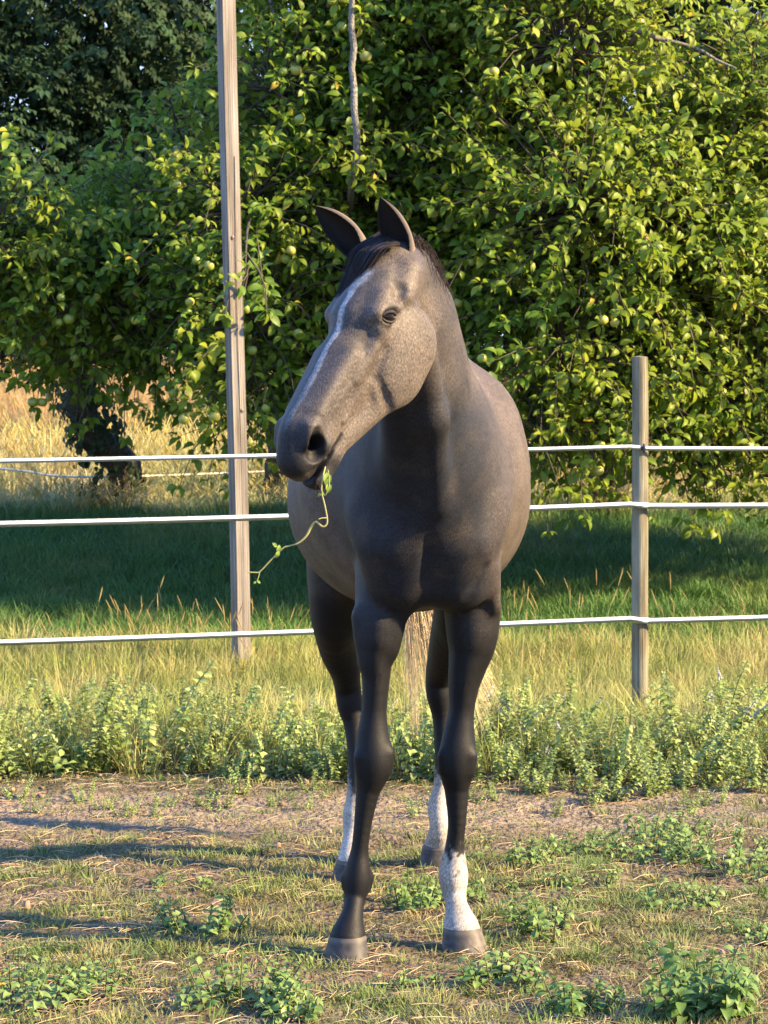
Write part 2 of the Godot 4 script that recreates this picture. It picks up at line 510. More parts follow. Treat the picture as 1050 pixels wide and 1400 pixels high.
func leg_prims() -> Array:
	var out := []
	out.append_array(chain([[Vector3(0.0, 1.06, -6.95), 0.075, 0.12], [Vector3(-0.014, 0.90, -6.89), 0.062, 0.095], [Vector3(-0.023, 0.82, -6.87), 0.048, 0.075], [Vector3(-0.022, 0.75, -6.865), 0.0385, 0.060], [Vector3(-0.027, 0.66, -6.86), 0.0345, 0.047], [Vector3(-0.03, 0.60, -6.855), 0.0415, 0.048], [Vector3(-0.028, 0.545, -6.85), 0.0505, 0.053], [Vector3(-0.030, 0.505, -6.85), 0.0475, 0.051], [Vector3(-0.042, 0.455, -6.855), 0.033, 0.040]], 0.02))
	out.append_array(chain([[Vector3(-0.042, 0.455, -6.855), 0.033, 0.040], [Vector3(-0.056, 0.366, -6.86), 0.0245, 0.036], [Vector3(-0.066, 0.28, -6.865), 0.0235, 0.035], [Vector3(-0.071, 0.225, -6.865), 0.034, 0.044], [Vector3(-0.074, 0.195, -6.865), 0.037, 0.046], [Vector3(-0.079, 0.155, -6.855), 0.029, 0.036], [Vector3(-0.084, 0.122, -6.83), 0.028, 0.034], [Vector3(-0.092, 0.085, -6.81), 0.037, 0.042], [Vector3(-0.098, 0.055, -6.797), 0.050, 0.052]], 0.008))
	out.append_array(chain([[Vector3(0.235, 1.06, -7.0), 0.085, 0.12], [Vector3(0.245, 0.89, -6.98), 0.07, 0.095], [Vector3(0.236, 0.806, -6.97), 0.057, 0.078], [Vector3(0.222, 0.735, -6.96), 0.045, 0.062], [Vector3(0.214, 0.65, -6.955), 0.035, 0.047], [Vector3(0.207, 0.59, -6.95), 0.0415, 0.048], [Vector3(0.2026, 0.535, -6.945), 0.0505, 0.053], [Vector3(0.2, 0.49, -6.945), 0.0475, 0.051], [Vector3(0.2, 0.44, -6.95), 0.034, 0.040]], 0.02))
	out.append_array(chain([[Vector3(0.2, 0.44, -6.95), 0.034, 0.040], [Vector3(0.2015, 0.348, -6.955), 0.025, 0.037], [Vector3(0.196, 0.278, -6.96), 0.0255, 0.036], [Vector3(0.192, 0.215, -6.96), 0.037, 0.044], [Vector3(0.1915, 0.187, -6.96), 0.0405, 0.046], [Vector3(0.194, 0.15, -6.955), 0.033, 0.037], [Vector3(0.199, 0.117, -6.935), 0.030, 0.034], [Vector3(0.206, 0.085, -6.915), 0.039, 0.042], [Vector3(0.2125, 0.055, -6.897), 0.052, 0.052]], 0.008))
	out.append_array(chain([[Vector3(-0.13, 1.02, -7.83), 0.11, 0.16], [Vector3(-0.15, 0.86, -7.87), 0.08, 0.125], [Vector3(-0.147, 0.74, -7.95), 0.064, 0.09], [Vector3(-0.125, 0.655, -8.01), 0.05, 0.07], [Vector3(-0.117, 0.59, -8.05), 0.042, 0.058], [Vector3(-0.109, 0.53, -8.06), 0.041, 0.06], [Vector3(-0.095, 0.47, -8.05), 0.035, 0.046], [Vector3(-0.09, 0.37, -8.02), 0.026, 0.036], [Vector3(-0.092, 0.25, -7.98), 0.026, 0.036], [Vector3(-0.094, 0.185, -7.965), 0.036, 0.046], [Vector3(-0.096, 0.13, -7.93), 0.032, 0.036], [Vector3(-0.101, 0.055, -7.87), 0.045, 0.048]], 0.014))
	out.append_array(chain([[Vector3(0.255, 1.02, -7.85), 0.11, 0.16], [Vector3(0.24, 0.86, -7.92), 0.08, 0.125], [Vector3(0.21, 0.74, -8.02), 0.064, 0.09], [Vector3(0.188, 0.655, -8.1), 0.05, 0.07], [Vector3(0.178, 0.60, -8.14), 0.044, 0.058], [Vector3(0.18, 0.55, -8.15), 0.043, 0.06], [Vector3(0.19, 0.468, -8.15), 0.033, 0.046], [Vector3(0.189, 0.34, -8.12), 0.026, 0.036], [Vector3(0.185, 0.25, -8.11), 0.0265, 0.036], [Vector3(0.177, 0.187, -8.10), 0.036, 0.046], [Vector3(0.178, 0.125, -8.08), 0.032, 0.036], [Vector3(0.172, 0.055, -8.12), 0.045, 0.048]], 0.014))
	# point of hock, sesamoid and elbow bumps, forearm muscle
	out.append_array([
		pr(Vector3(-0.112, 0.60, -8.12), Vector3(-0.108, 0.53, -8.09), 0.026, 0.03, Vector3.RIGHT, 0.9, 0.02),
		pr(Vector3(0.182, 0.62, -8.21), Vector3(0.184, 0.55, -8.18), 0.026, 0.03, Vector3.RIGHT, 0.9, 0.02),
		pr(Vector3(-0.046, 0.205, -6.88), Vector3(-0.052, 0.175, -6.885), 0.020, 0.018, Vector3.RIGHT, 1.0, 0.012),
		pr(Vector3(-0.100, 0.205, -6.87), Vector3(-0.100, 0.185, -6.87), 0.018, 0.016, Vector3.RIGHT, 1.0, 0.012),
		pr(Vector3(0.172, 0.195, -6.985), Vector3(0.174, 0.17, -6.985), 0.02, 0.018, Vector3.RIGHT, 1.0, 0.012),
		pr(Vector3(0.214, 0.195, -6.985), Vector3(0.212, 0.17, -6.985), 0.018, 0.016, Vector3.RIGHT, 1.0, 0.012),
		pr(Vector3(-0.064, 0.54, -6.825), Vector3(-0.060, 0.505, -6.83), 0.014, 0.011, Vector3.RIGHT, 1.0, 0.022),
		pr(Vector3(0.162, 0.53, -6.92), Vector3(0.165, 0.49, -6.925), 0.013, 0.011, Vector3.RIGHT, 1.0, 0.022),
		pr(Vector3(0.241, 0.53, -6.92), Vector3(0.237, 0.485, -6.925), 0.013, 0.011, Vector3.RIGHT, 1.0, 0.022),
		pr(Vector3(-0.052, 0.44, -6.885), Vector3(-0.070, 0.24, -6.892), 0.013, 0.013, Vector3.RIGHT, 0.8, 0.006),
		pr(Vector3(0.200, 0.43, -6.982), Vector3(0.194, 0.24, -6.988), 0.013, 0.013, Vector3.RIGHT, 0.8, 0.006),
		pr(Vector3(0.012, 0.55, -6.835), Vector3(0.006, 0.50, -6.84), 0.014, 0.011, Vector3.RIGHT, 1.0, 0.022),
		pr(Vector3(-0.068, 0.92, -6.85), Vector3(-0.045, 0.80, -6.85), 0.02, 0.012, Vector3.RIGHT, 1.0, 0.04),
		pr(Vector3(0.298, 0.93, -6.93), Vector3(0.270, 0.80, -6.94), 0.018, 0.012, Vector3.RIGHT, 1.0, 0.04),
		pr(Vector3(0.045, 0.95, -6.83), Vector3(0.02, 0.82, -6.84), 0.025, 0.015, Vector3.RIGHT, 1.0, 0.04),
	])
	return out

func gam(c: Color) -> Color: return Color(pow(c.r, 0.4545), pow(c.g, 0.4545), pow(c.b, 0.4545))

func ramp(x: float, a: float, b: float) -> float: return smoothstep(a, b, x)

func coat_color(p: Vector3) -> Color:
	var h := head_frame.affine_inverse() * p
	var n1 := coat_noise.get_noise_3dv(p * 9.0)
	var n2 := coat_noise.get_noise_3dv(p * 45.0)
	var n3 := coat_noise.get_noise_3dv(p * 160.0)
	var coat := Color(0.175, 0.134, 0.107)
	var on_neck := ramp(p.z, -7.15, -6.95) * ramp(p.y, 1.25, 1.45) * (1.0 - ramp(p.x + n1 * 0.03, 0.19, 0.25))
	coat = coat.lerp(Color(0.083, 0.067, 0.058), on_neck * 0.85)  # neck darkened, right shoulder left bright: fall of light painted in
	# chest and front of the neck are a darker grey coat, deepened by painted-in shade
	var shaded_steel := Color(0.015, 0.020, 0.033)
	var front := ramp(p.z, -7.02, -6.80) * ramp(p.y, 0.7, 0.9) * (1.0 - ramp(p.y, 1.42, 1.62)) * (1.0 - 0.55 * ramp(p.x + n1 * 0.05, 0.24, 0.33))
	var c := coat.lerp(shaded_steel, clampf(front * (1.0 + n1 * 0.5), 0, 1) * 0.94)
	# legs darken downwards
	var dark := Color(0.0070, 0.0064, 0.0080)
	var hind := p.z < -7.45
	var leg := 1.0 - ramp(p.y + n1 * 0.06, 0.80 if not hind else 0.85, 1.06)
	if hind: leg = maxf(leg, (1.0 - ramp(p.y, 0.95, 1.05)) * 0.75)
	c = c.lerp(dark, leg)
	# socks
	var white := Color(0.70, 0.64, 0.56)
	var edge := 0.0
	if hind:
		edge = 1.0 - ramp(p.y + n2 * 0.04 + n1 * 0.05, 0.25, 0.30) if p.x > 0 else 1.0 - ramp(p.y + n2 * 0.04 + (p.x + 0.095) * 3.0, 0.21, 0.28)
	elif p.x > 0.1:
		edge = 1.0 - ramp(p.y + n2 * 0.06 + n1 * 0.04, 0.235, 0.285)
		edge *= 1.0 - 0.3 * ramp(n2 + n3 * 0.5, 0.3, 0.55)
	if edge > 0.0:
		c = c.lerp(white.lerp(Color(0.30, 0.27, 0.26), clampf(n2 * 0.7, 0, 0.35)), edge)
	# head
	if h.y > -0.30 and h.x > -0.05 and p.y > 1.28 and p.z > -6.62 and h.z > -0.14:
		c = c.lerp(Color(0.200, 0.160, 0.133), ramp(h.x, -0.04, 0.06) * (1.0 - ramp(-p.z, 6.44, 6.58)) * ramp(h.y, -0.30, -0.26))
		var face := ramp(h.y, -0.13, -0.05) * ramp(h.x, 0.02, 0.12) * (1.0 - ramp(absf(h.z), 0.05, 0.085))
		c = c.lerp(Color(0.088, 0.082, 0.086), face * 0.8)
		# star and stripe
		var stripe := 0.0
		var sw := 0.0075 + 0.017 * (1.0 - ramp(h.x, 0.12, 0.20)) + n1 * 0.004
		stripe = (1.0 - ramp(absf(h.z - 0.004 - n1 * 0.008), sw * 0.6, sw * 1.5)) * ramp(h.y, -0.06, -0.03) * ramp(h.x, 0.085, 0.115) * (1.0 - 0.7 * ramp(h.x, 0.30, 0.52))
		c = c.lerp(Color(0.62, 0.59, 0.57), stripe * clampf(0.95 + n3 * 0.3, 0, 1))
		# dark skin of muzzle, eyelids and mouth
		var muz := ramp(h.x - h.y * 0.30 + n1 * 0.02 - 0.25 * maxf(0.0, -h.y - 0.09), 0.55, 0.595)
		c = c.lerp(Color(0.024, 0.023, 0.027), muz * 0.93)
		var lip := ramp(h.x, 0.625, 0.65) * ramp(h.y, -0.155, -0.14) * (1.0 - ramp(h.y, -0.12, -0.105))
		c = c.lerp(Color(0.20, 0.15, 0.11), lip)
		for s in [1.0, -1.0]:
			var e := (Vector3(h.x, h.y, h.z) - Vector3(0.197, -0.056, 0.098 * s)) * Vector3(0.75, 1.0, 0.8)
			c = c.lerp(Color(0.022, 0.018, 0.018), 1.0 - ramp(e.length(), 0.016, 0.030))
			var no := (h - Vector3(0.576, -0.082, 0.055 * s)) * Vector3(1, 1, 0.35)
			c = c.lerp(Color(0.008, 0.008, 0.009), 1.0 - ramp(no.length(), 0.030, 0.040))  # nostril hollow: the shade inside it is painted in
		var slit := Vector3(h.x, h.y + 0.147, 0.0)
		if h.x > 0.49: c = c.lerp(Color(0.018, 0.014, 0.014), 1.0 - ramp(absf(slit.y), 0.004, 0.010))
	var k := (1.0 + n1 * 0.30 + n2 * 0.28 + n3 * 0.25) * 0.92
	return Color(pow(c.r * k, 0.4545), pow(c.g * k, 0.4545), pow(c.b * k, 0.4545))

func ear_mesh(root: Vector3, tip: Vector3, bulge: Vector3, open: Vector3, width: float) -> ArrayMesh:
	# a pointed cup: rings run from the base to the tip, each an open C of two walls
	var mb := MB.new()
	var rows := 14
	var cols := 16
	for wall in 2:
		var first := mb.v.size()
		for r in rows + 1:
			var t := float(r) / rows
			var c := root * (1 - t) * (1 - t) + bulge * 2.0 * t * (1 - t) + tip * t * t
			var ax := ((bulge - root) * (1 - t) + (tip - bulge) * t).normalized()
			var o := (open - ax * open.dot(ax)).normalized()
			var side := ax.cross(o).normalized()
			var wd := width * (0.72 + 1.55 * t - 0.4 * t * t) * pow(maxf(1.0 - pow(t, 2.0), 0.0), 0.9)
			wd = maxf(wd, 0.0015)
			var gap := lerpf(0.75, 1.45, smoothstep(0.0, 0.45, t))   # half opening
			for k in cols + 1:
				var a := lerpf(gap, TAU - gap, float(k) / cols)
				var dir := o * cos(a) * 0.85 + side * sin(a)
				var rr := wd * (1.0 if wall == 0 else 0.80)
				var p := c + dir * rr
				var nn := dir.normalized() * (1.0 if wall == 0 else -1.0)
				var shade := Color(0.125, 0.095, 0.075).lerp(Color(0.03, 0.025, 0.025), smoothstep(0.55, 1.0, t)) if wall == 0 else Color(0.016, 0.013, 0.013)
				if wall == 0: shade = shade.lerp(Color(0.02, 0.017, 0.017), smoothstep(0.36, 0.5, absf(float(k) / cols - 0.5)))
				mb.vert(p, nn, gam(shade))
		for r in rows:
			for k in cols:
				var q := first + r * (cols + 1) + k
				mb.quad(q, q + 1, q + cols + 2, q + cols + 1)
	var per := (rows + 1) * (cols + 1)
	for r in rows:
		for k in [0, cols]:
			var q: int = r * (cols + 1) + k
			mb.quad(q, q + cols + 1, q + cols + 1 + per, q + per)
	return mb.mesh(M.skin)

func hoof_mesh(top: Vector3, bottom: Vector3, rt: float, rb: float, turn: float, pale: bool) -> ArrayMesh:
	var mb := MB.new()
	var rings := 12
	var sides := 30
	for r in rings + 1:
		var t := float(r) / rings
		var c := top.lerp(bottom, t)
		var rad := lerpf(rt, rb, t) * (1.0 + 0.006 * sin(t * 40.0) + (0.03 if r == 1 else -0.06 if r == 0 else 0.0))
		for s in sides + 1:
			var a := TAU * s / sides
			var d := Vector3(sin(a), 0, cos(a) * (1.08 if cos(a) > 0 else 0.86)).rotated(Vector3.UP, turn)
			var p := c + d * rad
			var streak := coat_noise.get_noise_2d(a * 26.0, t * 3.0 + rt * 900.0)
			var ringn := coat_noise.get_noise_2d(t * 60.0, rb * 700.0)
			var col := Color(0.048, 0.042, 0.038).lerp(Color(0.014, 0.0135, 0.0145), clampf(0.45 + streak * 0.9 + ringn * 0.5, 0, 1))
			if pale: col = col.lerp(Color(0.15, 0.12, 0.095), clampf(sin(a + turn) * 0.8 + streak, 0.0, 0.75))
			if r <= 1: col = Color(0.075, 0.062, 0.052)
			if r >= rings - 1: col = col.lerp(Color(0.13, 0.098, 0.07), 0.6)
			mb.vert(p, (d + Vector3.UP * 0.35).normalized(), gam(col))
	for r in rings:
		for s in sides:
			var q := r * (sides + 1) + s
			mb.quad(q, q + 1, q + sides + 2, q + sides + 1)
	for e in 2:
		var c := mb.vert(top if e == 0 else bottom, Vector3.UP if e == 0 else Vector3.DOWN, Color(0.05, 0.04, 0.04))
		for s in sides:
			var q := (0 if e == 0 else rings * (sides + 1)) + s
			mb.i.append_array(PackedInt32Array([c, q, q + 1] if e == 0 else [c, q + 1, q]))
	return mb.mesh(M.hoof)

func hair(mb: MB, pts: Array, w: float, col: Color) -> void:
	# one lock: a thin three-sided strand that tapers to its tip
	var radii := []
	for k in pts.size():
		var t := float(k) / (pts.size() - 1)
		radii.append(w * (1.0 - 0.85 * t * t))
	mb.tube(pts, radii, 3, gam(col), false)

func build_horse() -> void:
	coat_noise.seed = 5; coat_noise.frequency = 1.0; coat_noise.fractal_octaves = 2
	var o := thing("horse", "dark grey roan horse standing face on with its head turned, chewing a sprig", "horse", Vector3(0.06, 0, -7.4))
	var off := Transform3D(Basis(), -o.position)
	var ident := Transform3D()
	var inv := head_frame.affine_inverse()
	# where the finer head mesh takes over from the body mesh
	var cut_at := Vector3(0.125, 1.60, -6.62)
	var cut_n := Vector3(-0.05, 0.75, 0.60).normalized()
	var mb := MB.new()
	# head and upper neck in the head's own axes
	var fa := Field.new(); fa.setup(Vector3(-0.16, -0.50, -0.30), Vector3(0.70, 0.06, 0.18), 0.0052)
	var fh := Field.new(); fh.setup(fa.lo, Vector3(0.70, 0.06, 0.18), 0.0052)
	for p in neck_prims(): fa.add(p, inv)
	for p in head_prims(): fh.add(p, ident)
	var neck_only := Field.new(); neck_only.F = fa.F.duplicate(); neck_only.cell = fa.cell; neck_only.lo = fa.lo; neck_only.nx = fa.nx; neck_only.ny = fa.ny; neck_only.nz = fa.nz
	fa.join(fh, 0.012)
	for p in [pr(Vector3(0.06, -0.205, 0.055), Vector3(0.17, -0.268, 0.060), 0.013, 0.013, Vector3(0, 0, 1), 1.0, 0.012, -1.0), pr(Vector3(0.17, -0.268, 0.060), Vector3(0.27, -0.288, 0.050), 0.013, 0.012, Vector3(0, 0, 1), 1.0, 0.012, -1.0)]: fa.add(p, ident)
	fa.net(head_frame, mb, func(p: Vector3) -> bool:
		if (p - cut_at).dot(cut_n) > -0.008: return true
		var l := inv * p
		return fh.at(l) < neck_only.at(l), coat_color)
	# body
	var fb := Field.new(); fb.setup(Vector3(-0.36, 0.60, -8.56), Vector3(0.50, 1.95, -6.30), 0.0135)
	for p in torso_prims(): fb.add(p, ident)
	for p in neck_prims(): fb.add(p, ident)
	for p in leg_prims(): fb.add(p, ident)
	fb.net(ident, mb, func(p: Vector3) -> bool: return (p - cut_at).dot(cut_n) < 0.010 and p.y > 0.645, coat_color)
	# legs
	for b in [[Vector3(-0.17, 0.02, -6.98), Vector3(0.09, 0.70, -6.72)], [Vector3(0.10, 0.02, -7.08), Vector3(0.33, 0.70, -6.82)], [Vector3(-0.26, 0.02, -8.20), Vector3(-0.02, 0.70, -7.78)], [Vector3(0.09, 0.02, -8.30), Vector3(0.30, 0.70, -7.96)]]:
		var fl := Field.new(); fl.setup(b[0], b[1], 0.0066)
		for p in leg_prims(): fl.add(p, ident)
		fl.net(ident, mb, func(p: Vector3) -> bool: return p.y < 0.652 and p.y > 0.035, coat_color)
	for k in mb.v.size(): mb.v[k] -= o.position
	part("body", mb.mesh(M.coat), o)
	# hooves
	var hooves := [[Vector3(-0.097, 0.066, -6.795), Vector3(-0.104, -0.010, -6.775), 0.049, 0.066, -0.12, false], [Vector3(0.2117, 0.066, -6.895), Vector3(0.222, -0.010, -6.875), 0.051, 0.068, 0.35, true], [Vector3(-0.101, 0.066, -7.865), Vector3(-0.106, -0.004, -7.845), 0.047, 0.062, -0.1, false], [Vector3(0.172, 0.066, -8.115), Vector3(0.170, -0.004, -8.10), 0.047, 0.062, 0.1, false]]
	for h in hooves:
		part("hoof", hoof_mesh(h[0] - o.position, h[1] - o.position, h[2], h[3], h[4], h[5]), o)
	# eyes
	for s in [1.0, -1.0]:
		var em := SphereMesh.new(); em.radius = 0.0235; em.height = 0.047; em.radial_segments = 24; em.rings = 12; em.material = M.eye
		part("eye", em, o, head_frame * Vector3(0.198, -0.057, 0.0800 * s) - o.position)
		var lid := MB.new()
		var up := []; var rr := []
		for k in 9:
			var a := lerpf(-1.25, 1.25, k / 8.0)
			up.append(head_frame * Vector3(0.198 - 0.61 * sin(a) * 0.0235 - 0.79 * cos(a) * 0.0125, -0.057 - 0.79 * sin(a) * 0.0235 + 0.61 * cos(a) * 0.0125, (0.1035 - 0.009 * absf(sin(a))) * s) - o.position)
			rr.append(0.0028 + 0.0026 * cos(a))
		lid.tube(up, rr, 6, gam(Color(0.022, 0.018, 0.018)))
		part("eyelid", lid.mesh(M.skin), o)
		var low := MB.new()
		up = []; rr = []
		for k in 9:
			var a := lerpf(-1.3, 1.3, k / 8.0)
			up.append(head_frame * Vector3(0.198 - 0.61 * sin(a) * 0.0235 + 0.79 * cos(a) * 0.0135, -0.057 - 0.79 * sin(a) * 0.0235 - 0.61 * cos(a) * 0.0135, (0.1005 - 0.006 * absf(sin(a))) * s) - o.position)
			rr.append(0.0022 + 0.0018 * cos(a))
		low.tube(up, rr, 6, gam(Color(0.030, 0.024, 0.022)))
		part("eyelid", low.mesh(M.skin), o)
	# ears
	var e1 := part("ear", ear_mesh(Vector3(0.058, 1.845, -6.385) - o.position, Vector3(-0.009, 2.018, -6.32) - o.position, Vector3(0.027, 1.938, -6.35) - o.position, Vector3(-0.58, 0.0, 0.80), 0.038), o)
	e1.set_meta("label", "ear nearer the camera, upright")
	var e2 := part("ear", ear_mesh(Vector3(-0.052, 1.875, -6.44) - o.position, Vector3(-0.174, 2.002, -6.40) - o.position, Vector3(-0.108, 1.944, -6.42) - o.position, Vector3(-0.38, -0.45, 0.80), 0.038), o)
	e2.set_meta("label", "far ear, tilted outward")
	# forelock
	rng.seed = 21
	var fl := MB.new()
	for k in 520:
		var t := clampf(rng.randfn(0.5, 0.27), -0.1, 1.1)
		var layer := rf(0.0, 1.0)
		var j := rf(-0.006, 0.006)
		var a := head_frame * Vector3(lerpf(-0.035, 0.0, t) + j, lerpf(-0.012, -0.006, layer), lerpf(-0.040, 0.042, t))
		var m1 := head_frame * Vector3(lerpf(0.02, 0.045, layer), 0.005 + 0.018 * layer, lerpf(-0.062, 0.030, t) + j)
		var m2 := head_frame * Vector3(lerpf(0.075, 0.095, layer) + j, 0.001 + 0.013 * layer - 0.022 * maxf(0.0, 0.5 - t), lerpf(-0.078, 0.008, t) + j)
		var long := rf(0.0, 1.0)
		var e := head_frame * Vector3(lerpf(0.115, 0.205, long * (0.45 + 0.55 * (1.0 - absf(t - 0.45)))), lerpf(-0.022, 0.006, t) + rf(-0.003, 0.006), lerpf(-0.090, -0.020, t) + j * 1.6)
		var g := rf(0.5, 1.5)
		var warm := clampf(t * 1.2 - 0.4, 0.0, 1.0) * rf(0.0, 1.0)
		hair(fl, curve_points([a, m1, m2, e], 5).map(func(p): return p - o.position), 0.0014, Color((0.016 + 0.03 * warm) * g, (0.0135 + 0.02 * warm) * g, (0.0145 + 0.012 * warm) * g))
	part("forelock", fl.mesh(M.hair), o)
	# mane along the crest
	var mn := MB.new()
	var crest := curve_points([Vector3(0.035, 1.915, -6.41), Vector3(0.085, 1.893, -6.47), Vector3(0.118, 1.83, -6.58), Vector3(0.135, 1.75, -6.72), Vector3(0.128, 1.70, -6.92), Vector3(0.12, 1.68, -7.2)], 12)
	for k in 900:
		var t := rng.randf()
		var x := t * (crest.size() - 1)
		var q: Vector3 = crest[int(x)].lerp(crest[mini(int(x) + 1, crest.size() - 1)], x - int(x)) + Vector3(rf(-0.018, 0.018), rf(-0.015, 0.004), rf(-0.015, 0.015))
		var side := 1.0 if rng.randf() < 0.35 else -1.0
		var ln := rf(0.05, 0.11)
		var p1 := q + Vector3(side * rf(0.008, 0.02), rf(0.012, 0.03), rf(-0.015, 0.0))
		var p2 := q + Vector3(side * rf(0.025, 0.045), -ln * 0.35, rf(-0.03, 0.01))
		var p3 := q + Vector3(side * rf(0.03, 0.06), -ln, rf(-0.03, 0.02))
		var g := rf(0.6, 1.7)
		hair(mn, curve_points([q, p1, p2, p3], 3).map(func(p): return p - o.position), 0.0012, Color(0.026 * g, 0.019 * g, 0.016 * g))
	part("mane", mn.mesh(M.hair), o)
	# tail
	var tl := MB.new()
	for k in 1100:
		var t := rng.randf()
		var spread := rf(-1, 1)
		var a := Vector3(0.05 + rf(-0.025, 0.025), 1.50 + rf(-0.03, 0.03), -8.44 + rf(-0.02, 0.02))
		var b := Vector3(0.09 + rf(-0.05, 0.05), 1.20, -8.54 + rf(-0.04, 0.04))
		var c := Vector3(0.14 + spread * 0.07 + rf(-0.015, 0.015), 0.86 + rf(-0.05, 0.05), -8.54 + rf(-0.05, 0.05))
		var e := Vector3(0.235 + spread * 0.155 + rf(-0.02, 0.02), rf(0.40, 0.70) + 0.06 * sin(spread * 9.0), -8.50 + rf(-0.06, 0.06))
		var g := rf(0.65, 1.25)
		hair(tl, curve_points([a, b, c, e], 4).map(func(p): return p - o.position), 0.0012, Color(0.84 * g, 0.70 * g, 0.47 * g))
	part("tail", tl.mesh(M.tail), o)
	# whiskers
	var wk := MB.new()
	for k in 26:
		var a := head_frame * Vector3(rf(0.57, 0.64), -0.178 + rf(-0.004, 0.02), rf(-0.03, 0.035))
		var d := head_frame.basis * Vector3(rf(0.2, 0.8), rf(-1, -0.4), rf(-0.6, 0.8)).normalized()
		hair(wk, [a - o.position, a + d * 0.015 - o.position, a + d * rf(0.022, 0.04) + Vector3(0, -0.006, 0) - o.position], 0.0005, Color(0.06, 0.05, 0.045))
	part("whiskers", wk.mesh(M.hair), o)

# ---------------------------------------------------------------- ground, road, grass
const PROFILE := [[-60.0, 0.0], [11.3, 0.0], [12.0, 0.04], [12.8, 0.13], [14.5, 0.40], [16.0, 0.66], [17.0, 0.79], [19.0, 0.80], [24.0, 0.65], [30.0, 0.55], [38.0, 0.50], [44.5, 0.50], [50.0, 1.1], [60.0, 1.5], [120.0, 2.5], [400.0, 5.0]]

func profile(d: float) -> float:
	for k in PROFILE.size() - 1:
		if d <= PROFILE[k + 1][0]:
			var a: Array = PROFILE[k]; var b: Array = PROFILE[k + 1]
			return lerpf(a[1], b[1], clampf((d - a[0]) / (b[0] - a[0]), 0, 1))
	return PROFILE[-1][1]

func ground_y(x: float, z: float) -> float:
	var d := -z
	var h := (profile(d - 0.25) + profile(d) + profile(d + 0.25)) / 3.0
	if d < 12.0:
		h += noise_a.get_noise_2d(x * 1.1, z * 1.1) * 0.010 * smoothstep(12.0, 10.5, d)
		h += 0.03 * smoothstep(9.1, 9.5, d) * smoothstep(11.3, 10.5, d)
	else:
		h += noise_a.get_noise_2d(x * 0.3, z * 0.3) * 0.03 * smoothstep(12.0, 15.0, d)
	return h

func grassiness(x: float, z: float) -> float:
	# how green the trodden paddock is: patches, and a nearly bare track in front of the herbs
	var d := -z
	var n := noise_a.get_noise_2d(x * 1.3 + 7.0, z * 2.0) + 0.5 * noise_a.get_noise_2d(x * 4.0, z * 5.0 + 30.0)
	var g := clampf(0.42 + n * 1.15 + 0.12 * smoothstep(0.0, 1.2, x) - 0.22 * smoothstep(-0.4, -1.2, x) * smoothstep(6.8, 7.4, d), 0.0, 1.0)
	g *= 1.0 - 0.85 * smoothstep(8.35, 8.8, d) * smoothstep(9.7, 9.35, d) * (1.0 - 0.45 * smoothstep(0.5, 1.0, x))
	return g

